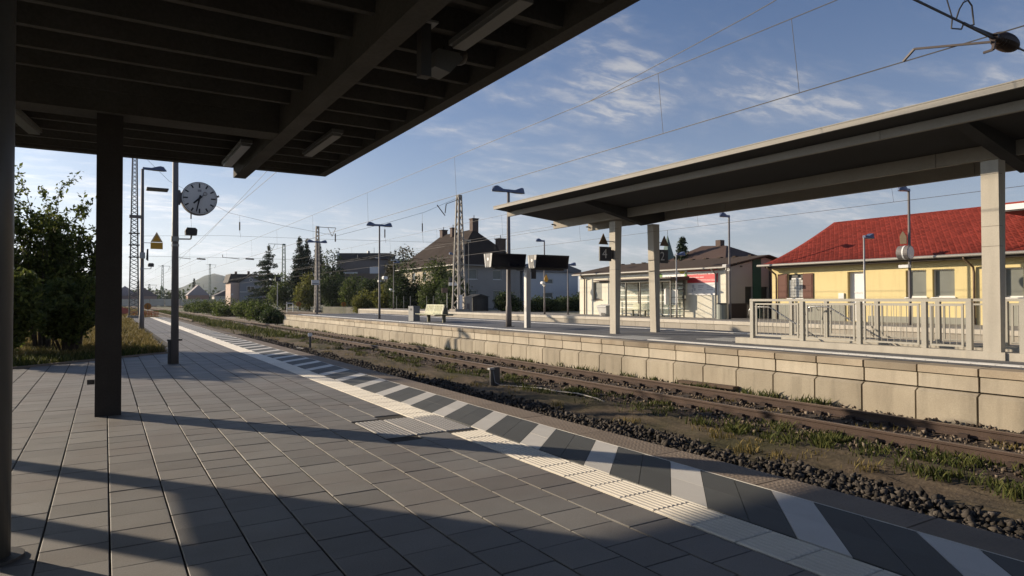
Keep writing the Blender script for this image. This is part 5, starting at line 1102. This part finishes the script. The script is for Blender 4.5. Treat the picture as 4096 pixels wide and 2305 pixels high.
# ------------------------------------------------------------------ trees and shrubs
def leaf_cloud(C_, size, per, spread, flat=.5):
    """leaf-shaped quads around clump centres"""
    c = np.repeat(C_, per, 0); n = len(c); c = c+rng.normal(0, 1, (n, 3))*spread
    a = rng.normal(size=(n, 3)); a /= np.linalg.norm(a, axis=1, keepdims=True); b = rng.normal(size=(n, 3)); b -= a*(a*b).sum(1, keepdims=True); b /= np.linalg.norm(b, axis=1, keepdims=True)
    l = size*(.6+.8*rng.random((n, 1))); w = l*flat
    return np.stack([c-a*l*.5, c+b*w*.5, c+a*l*.5, c-b*w*.5], 1).reshape(-1, 3)
def crown_pts(n, c, r, shell=.55, lump=.28, nl=9, zmin=None):
    """clump centres in a lumpy ellipsoid"""
    d = rng.normal(size=(n, 3)); d /= np.linalg.norm(d, axis=1, keepdims=True)
    ax = rng.normal(size=(nl, 3)); ax /= np.linalg.norm(ax, axis=1, keepdims=True); amp = rng.uniform(-lump, lump, nl)
    k = 1+(amp[None]*np.exp(-6*(1-d@ax.T))).sum(1)*1.6
    rad = (shell+(1-shell)*rng.random(n)**.6)*k
    p = np.array(c)+d*rad[:, None]*np.array(r)
    return p if zmin is None else p[p[:, 2] > zmin]
def tree(name, label, cat, x, y, z0, h, rx, ry, mat, size, n, per, trunk=.18, cz=.58, rz=.45, group=None, lobes=4, spread=None, low=.05):
    t = thing(name, label, cat, (x, y, z0), group)
    m = MB(); m.tube([(x, y, z0-.2), (x+.1, y, z0+h*.3), (x+.05, y+.1, z0+h*.62), (x, y, z0+h*.85)], [trunk, trunk*.75, trunk*.45, trunk*.15], 7)
    for i in range(6):
        a = i*1.05+random.random(); zb = z0+h*random.uniform(.18, .55); L_ = random.uniform(.45, .8)
        m.tube([(x, y, zb), (x+math.cos(a)*rx*L_*.5, y+math.sin(a)*ry*L_*.5, zb+h*.14), (x+math.cos(a)*rx*L_, y+math.sin(a)*ry*L_, zb+h*.25)], [trunk*.4, trunk*.25, trunk*.08], 5)
    m.build('trunk', barkM, t)
    P = [crown_pts(n//(lobes+1), (x, y, z0+h*cz), (rx*.75, ry*.75, h*rz), zmin=z0+h*low)]
    for i in range(lobes):
        a = 2*math.pi*i/lobes+random.random(); f = random.uniform(.35, .6)
        P.append(crown_pts(n//(lobes+1), (x+math.cos(a)*rx*f, y+math.sin(a)*ry*f, z0+h*random.uniform(cz-.28, cz+.14)), (rx*.5, ry*.5, h*rz*.5), zmin=z0+h*low))
    Vt = leaf_cloud(np.concatenate(P), size, per, spread or size*.8)
    link('crown', np_mesh('crown', Vt-np.array(ORG[t.name]), 4, mat, True, max(1, per)), t); return t
def conifer(label, x, y, z0, h, r, n=60, group=None, gap=.0, mat=None):
    t = thing('conifer', label, 'conifer', (x, y, z0), group)
    m = MB(); m.tube([(x, y, z0-.2), (x, y, z0+h*.98)], [.28, .03], 7); C_ = []
    for i in range(n):
        f = (i+random.random())/n; zb = z0+h*(.08+.9*f); R_ = r*(1-f)**.8*(.55+.6*random.random())+.12
        for k in range(max(3, int(7*(1-f)+3))):
            a = random.random()*6.283; e = Vector((x+math.cos(a)*R_, y+math.sin(a)*R_, zb-R_*.18+R_*.12*random.random()))
            if R_ > .6 and k < 3: m.tube([(x, y, zb), tuple(e)], [.05, .015], 4, False)
            q = max(3, int(R_*5))
            for s_ in range(q): C_.append(Vector((x, y, zb)).lerp(e, (s_+.6)/q))
    m.build('trunk', barkM, t)
    Vt = leaf_cloud(np.array([tuple(p) for p in C_]), .42, 6, .17, .4); link('crown', np_mesh('crown', Vt-np.array(ORG[t.name]), 4, mat or leafF, True, 5), t); return t
# big bush at the left edge, close to the camera
def bush(label, x, y, h, shoots, spread, n_leaf, grp, z0=-.03):
    t = thing('bush', label, 'bush', (x, y, z0), grp); m = MB(); C_ = []; D_ = []
    for i in range(shoots):
        a = random.random()*6.283; r0_ = random.uniform(0, .3); L_ = h*random.uniform(.5, 1.08); le = random.random()**.7*spread
        p0 = Vector((x+math.cos(a)*r0_, y+math.sin(a)*r0_, z0)); p3 = Vector((x+math.cos(a)*le, y+math.sin(a)*le, z0+L_)); p1 = p0.lerp(p3, .35)+Vector((0, 0, L_*.12)); p2 = p0.lerp(p3, .7)+Vector((random.gauss(0, .15), random.gauss(0, .15), L_*.08))
        m.tube([p0, p1, p2, p3], [.03, .022, .013, .004], 4, False)
        pl = [p0, p1, p2, p3]
        def at(f): s_ = min(2, int(f*3)); return pl[s_].lerp(pl[s_+1], f*3-s_)
        for k in range(6):     # side twigs
            f = random.uniform(.22, .95); q0 = at(f); aa = random.random()*6.283; tl = L_*.28*(1.1-f*.7); q1 = q0+Vector((math.cos(aa)*tl*.7, math.sin(aa)*tl*.7, tl*random.uniform(.2, .9)))
            m.tube([q0, q1], [.012, .003], 3, False)
            for s_ in range(9): C_.append(q0.lerp(q1, (s_+.5)/9)); D_.append(q1-q0)
        for s_ in range(16): C_.append(at(.30+.70*(s_+.5)/16)); D_.append(p3-p0)
    m.build('branches', barkM, t)
    C_ = np.array([tuple(c) for c in C_]); Vt = leaf_cloud(C_, .135, n_leaf, .075, .5)
    link('leaves', np_mesh('leaves', Vt-np.array(ORG[t.name]), 4, leafBush, True, n_leaf), t); return t
bush('tall leafy bush left of the dark column, its shoots reaching highest', -1.75, 26.3, 5.5, 34, 1.5, 5, 'bushes beside the near platform')
bush('leafy bush directly behind the dark column', -.95, 26.6, 4.0, 26, 1.2, 5, 'bushes beside the near platform')
bush('leafy bush half hidden behind the round post at the left edge', -3.6, 26.0, 5.2, 32, 1.6, 5, 'bushes beside the near platform')
bush('low bush overhanging the edging of the paving at the left', -2.35, 21.6, 2.3, 34, 1.1, 6, 'bushes beside the near platform')
bush('low dark bush at the foot of the tall leafy bush', -.9, 23.9, 2.3, 34, 1.2, 6, 'bushes beside the near platform')
bush('bush farther back, beyond the tall leafy bush at the left', -4.4, 30.5, 5.2, 34, 1.8, 6, 'bushes beside the near platform')
# trees along the far side
G1 = 'trees behind the yard'
conifer('dark spruce standing alone right of the villa', 33.5, 166, -.3, 15.2, 5.4, 26, G1)
conifer('left of three close dark conifers behind the far lamp', 35.5, 144, -.3, 15.6, 3.3, 50, G1); conifer('middle one of three close dark conifers behind the far lamp', 37.3, 145, -.3, 15.2, 3.0, 46, G1); conifer('right of three close dark conifers behind the far lamp', 39.2, 143, -.3, 15.0, 2.8, 44, G1)
conifer('small conifer showing above the insurance building roof', 57.2, 54.6, .3, 8.6, 1.7, 36); conifer('small dark conifer by the shed right of the white house', 60.5, 67.5, .3, 5.6, 1.2, 30)
tree('deciduous_tree', 'rounded green tree right of the conifers', 'tree', 40.5, 137, -.3, 12.2, 3.2, 3.2, leafC, .42, 900, 7, .25, group=G1)
tree('deciduous_tree', 'wide mid green tree below the spruce', 'tree', 34.0, 150, -.4, 8.2, 4.4, 4.4, leafA, .42, 1300, 7, .25, cz=.5, rz=.5, group=G1)
tree('deciduous_tree', 'mid green tree between the spruce and the conifers', 'tree', 36.0, 138, -.4, 8.0, 3.6, 3.6, leafB, .40, 1000, 7, .22, cz=.5, rz=.5, group=G1)
tree('deciduous_tree', 'broad dark green tree under the conifers', 'tree', 36.6, 122, -.4, 7.4, 4.0, 4.0, leafC, .38, 1300, 7, .22, cz=.48, rz=.5, group=G1)
tree('deciduous_tree', 'green tree directly behind the far two armed lamp', 'tree', 38.5, 115, -.4, 6.6, 3.6, 3.6, leafA, .36, 1300, 7, .22, cz=.48, rz=.5, group=G1)
tree('deciduous_tree', 'dark tree left of the yellow green bush', 'tree', 37.5, 103, -.4, 6.2, 3.0, 3.0, leafC, .34, 1200, 7, .2, cz=.48, rz=.5, group=G1)
tree('bush', 'yellow green bush in front of the dark trees, left of the island lamp post', 'bush', 36.2, 93.5, -.3, 5.0, 2.6, 2.6, leafB, .30, 1300, 7, .15, cz=.46, rz=.52, group=G1)
tree('bush', 'green bush left of the yellow green one', 'bush', 33.6, 97, -.4, 3.6, 1.9, 1.9, leafB, .28, 800, 7, .12, cz=.46, rz=.52, group=G1)
tree('pine_tree', 'loose brownish pine rising behind the island lamp post', 'tree', 41.5, 101, -.3, 10.6, 3.4, 3.0, leafM('pine needles', (.045, .050, .026), (.085, .075, .04), .2), .42, 620, 7, .25, cz=.66, rz=.36, group=G1, low=.3)
tree('deciduous_tree', 'dark tree behind the bench, left part', 'tree', 37.0, 88.5, 0, 6.6, 3.0, 3.0, leafC, .34, 1400, 7, .2, cz=.48, rz=.52, group=G1)
tree('deciduous_tree', 'tallest dark tree behind the bench, hiding the house corner', 'tree', 37.6, 79.8, 0.2, 6.8, 2.7, 2.7, leafA, .32, 1500, 7, .2, cz=.50, rz=.52, group=G1)
tree('bush', 'dark bush just left of the pale lattice mast', 'bush', 36.6, 73.2, .3, 4.9, 2.4, 2.4, leafC, .30, 1300, 7, .15, cz=.46, rz=.54, group=G1)
tree('bush', 'low dark bush behind the waste bin and bench', 'bush', 34.8, 69, .3, 3.0, 1.9, 2.6, leafC, .28, 900, 7, .12, cz=.45, rz=.54, group=G1)
tree('bush', 'dark bush right of the garden hut', 'bush', 34.6, 56.6, .3, 2.3, 1.5, 1.6, leafC, .24, 700, 7, .1, cz=.45, rz=.54, group='bushes before the grey houses')
for i, (x, y, h_, w_, lab) in enumerate([(38.0, 55.5, 1.6, 2.2, 'low dark hedge bush below the right window of the grey house'), (42, 56, 1.7, 2.4, 'low dark hedge bush left of the pale display post'), (46, 57.5, 2.4, 2.6, 'dark hedge in front of the white house'), (50.5, 57.5, 2.5, 2.8, 'right end of the dark hedge in front of the white house')]):
    tree('hedge_bush', lab, 'hedge', x, y, .35, h_, w_, 1.5, leafC, .24, 800, 7, .1, cz=.48, rz=.52, group='bushes before the grey houses', low=.0)
# shrubs between the tracks past the island end
for x, y, h_, w_, lab in [(14.0, 68, 1.6, 1.2, 'round dark shrub at the end of the island platform'), (14.6, 77, 2.2, 1.9, 'first green shrub beside the rails beyond the island end'), (15.2, 88, 2.5, 2.3, 'second green shrub beside the rails, below the villa'), (15.0, 101, 2.6, 2.6, 'third green shrub beside the rails, taller'), (14.8, 117, 2.5, 2.8, 'fourth green shrub beside the rails right of the clock post'), (14.4, 134, 2.4, 3.0, 'farthest green shrub beside the rails')]:
    tree('shrub', lab, 'shrub', x, y, -.7, h_, w_, w_*1.5, leafA if y > 70 else leafC, .24, 800, 7, .06, cz=.45, rz=.55, group='shrubs beside the rails', low=0)
# distant wood in front of the hills
P = np.concatenate([crown_pts(260, (-60+i*22+rng.normal()*4, 420+rng.random()*60, 1.5), (16, 10, 4+3*rng.random()), zmin=-1) for i in range(16)])
o = link('distant_wood', np_mesh('distant_wood', leaf_cloud(P, 2.2, 3, 1.3), 4, leafC)); o['kind'] = 'stuff'
for x, y, h_, lab in [(27.0, 330, 14, 'dark pointed far tree right of the clock post'), (12.2, 330, 11, 'thin dark far tree by the left lattice masts'), (33.5, 322, 12, 'second dark pointed far tree right of the clock post'), (24.0, 300, 7, 'bushy far tree behind the boundary wall')]:
    conifer(lab, x, y, -.5, h_, 1.6 if h_ > 8 else 2.4, 26)

# ------------------------------------------------------------------ air between here and the hills
HAZE = True
if HAZE:
    m = MB(); m.box(-1700, 2300, -60, 4000, -1.9, 152); hz = m.build('haze', None); hz['kind'] = 'stuff'
    hm2 = bpy.data.materials.new('haze air'); hm2.use_nodes = True; t_ = hm2.node_tree; t_.nodes.clear()
    o_ = t_.nodes.new('ShaderNodeOutputMaterial'); v_ = t_.nodes.new('ShaderNodeVolumePrincipled'); v_.inputs['Color'].default_value = (.80, .90, 1, 1); v_.inputs['Density'].default_value = .00009; v_.inputs['Anisotropy'].default_value = .2
    t_.links.new(v_.outputs[0], o_.inputs['Volume']); hz.data.materials.append(hm2)
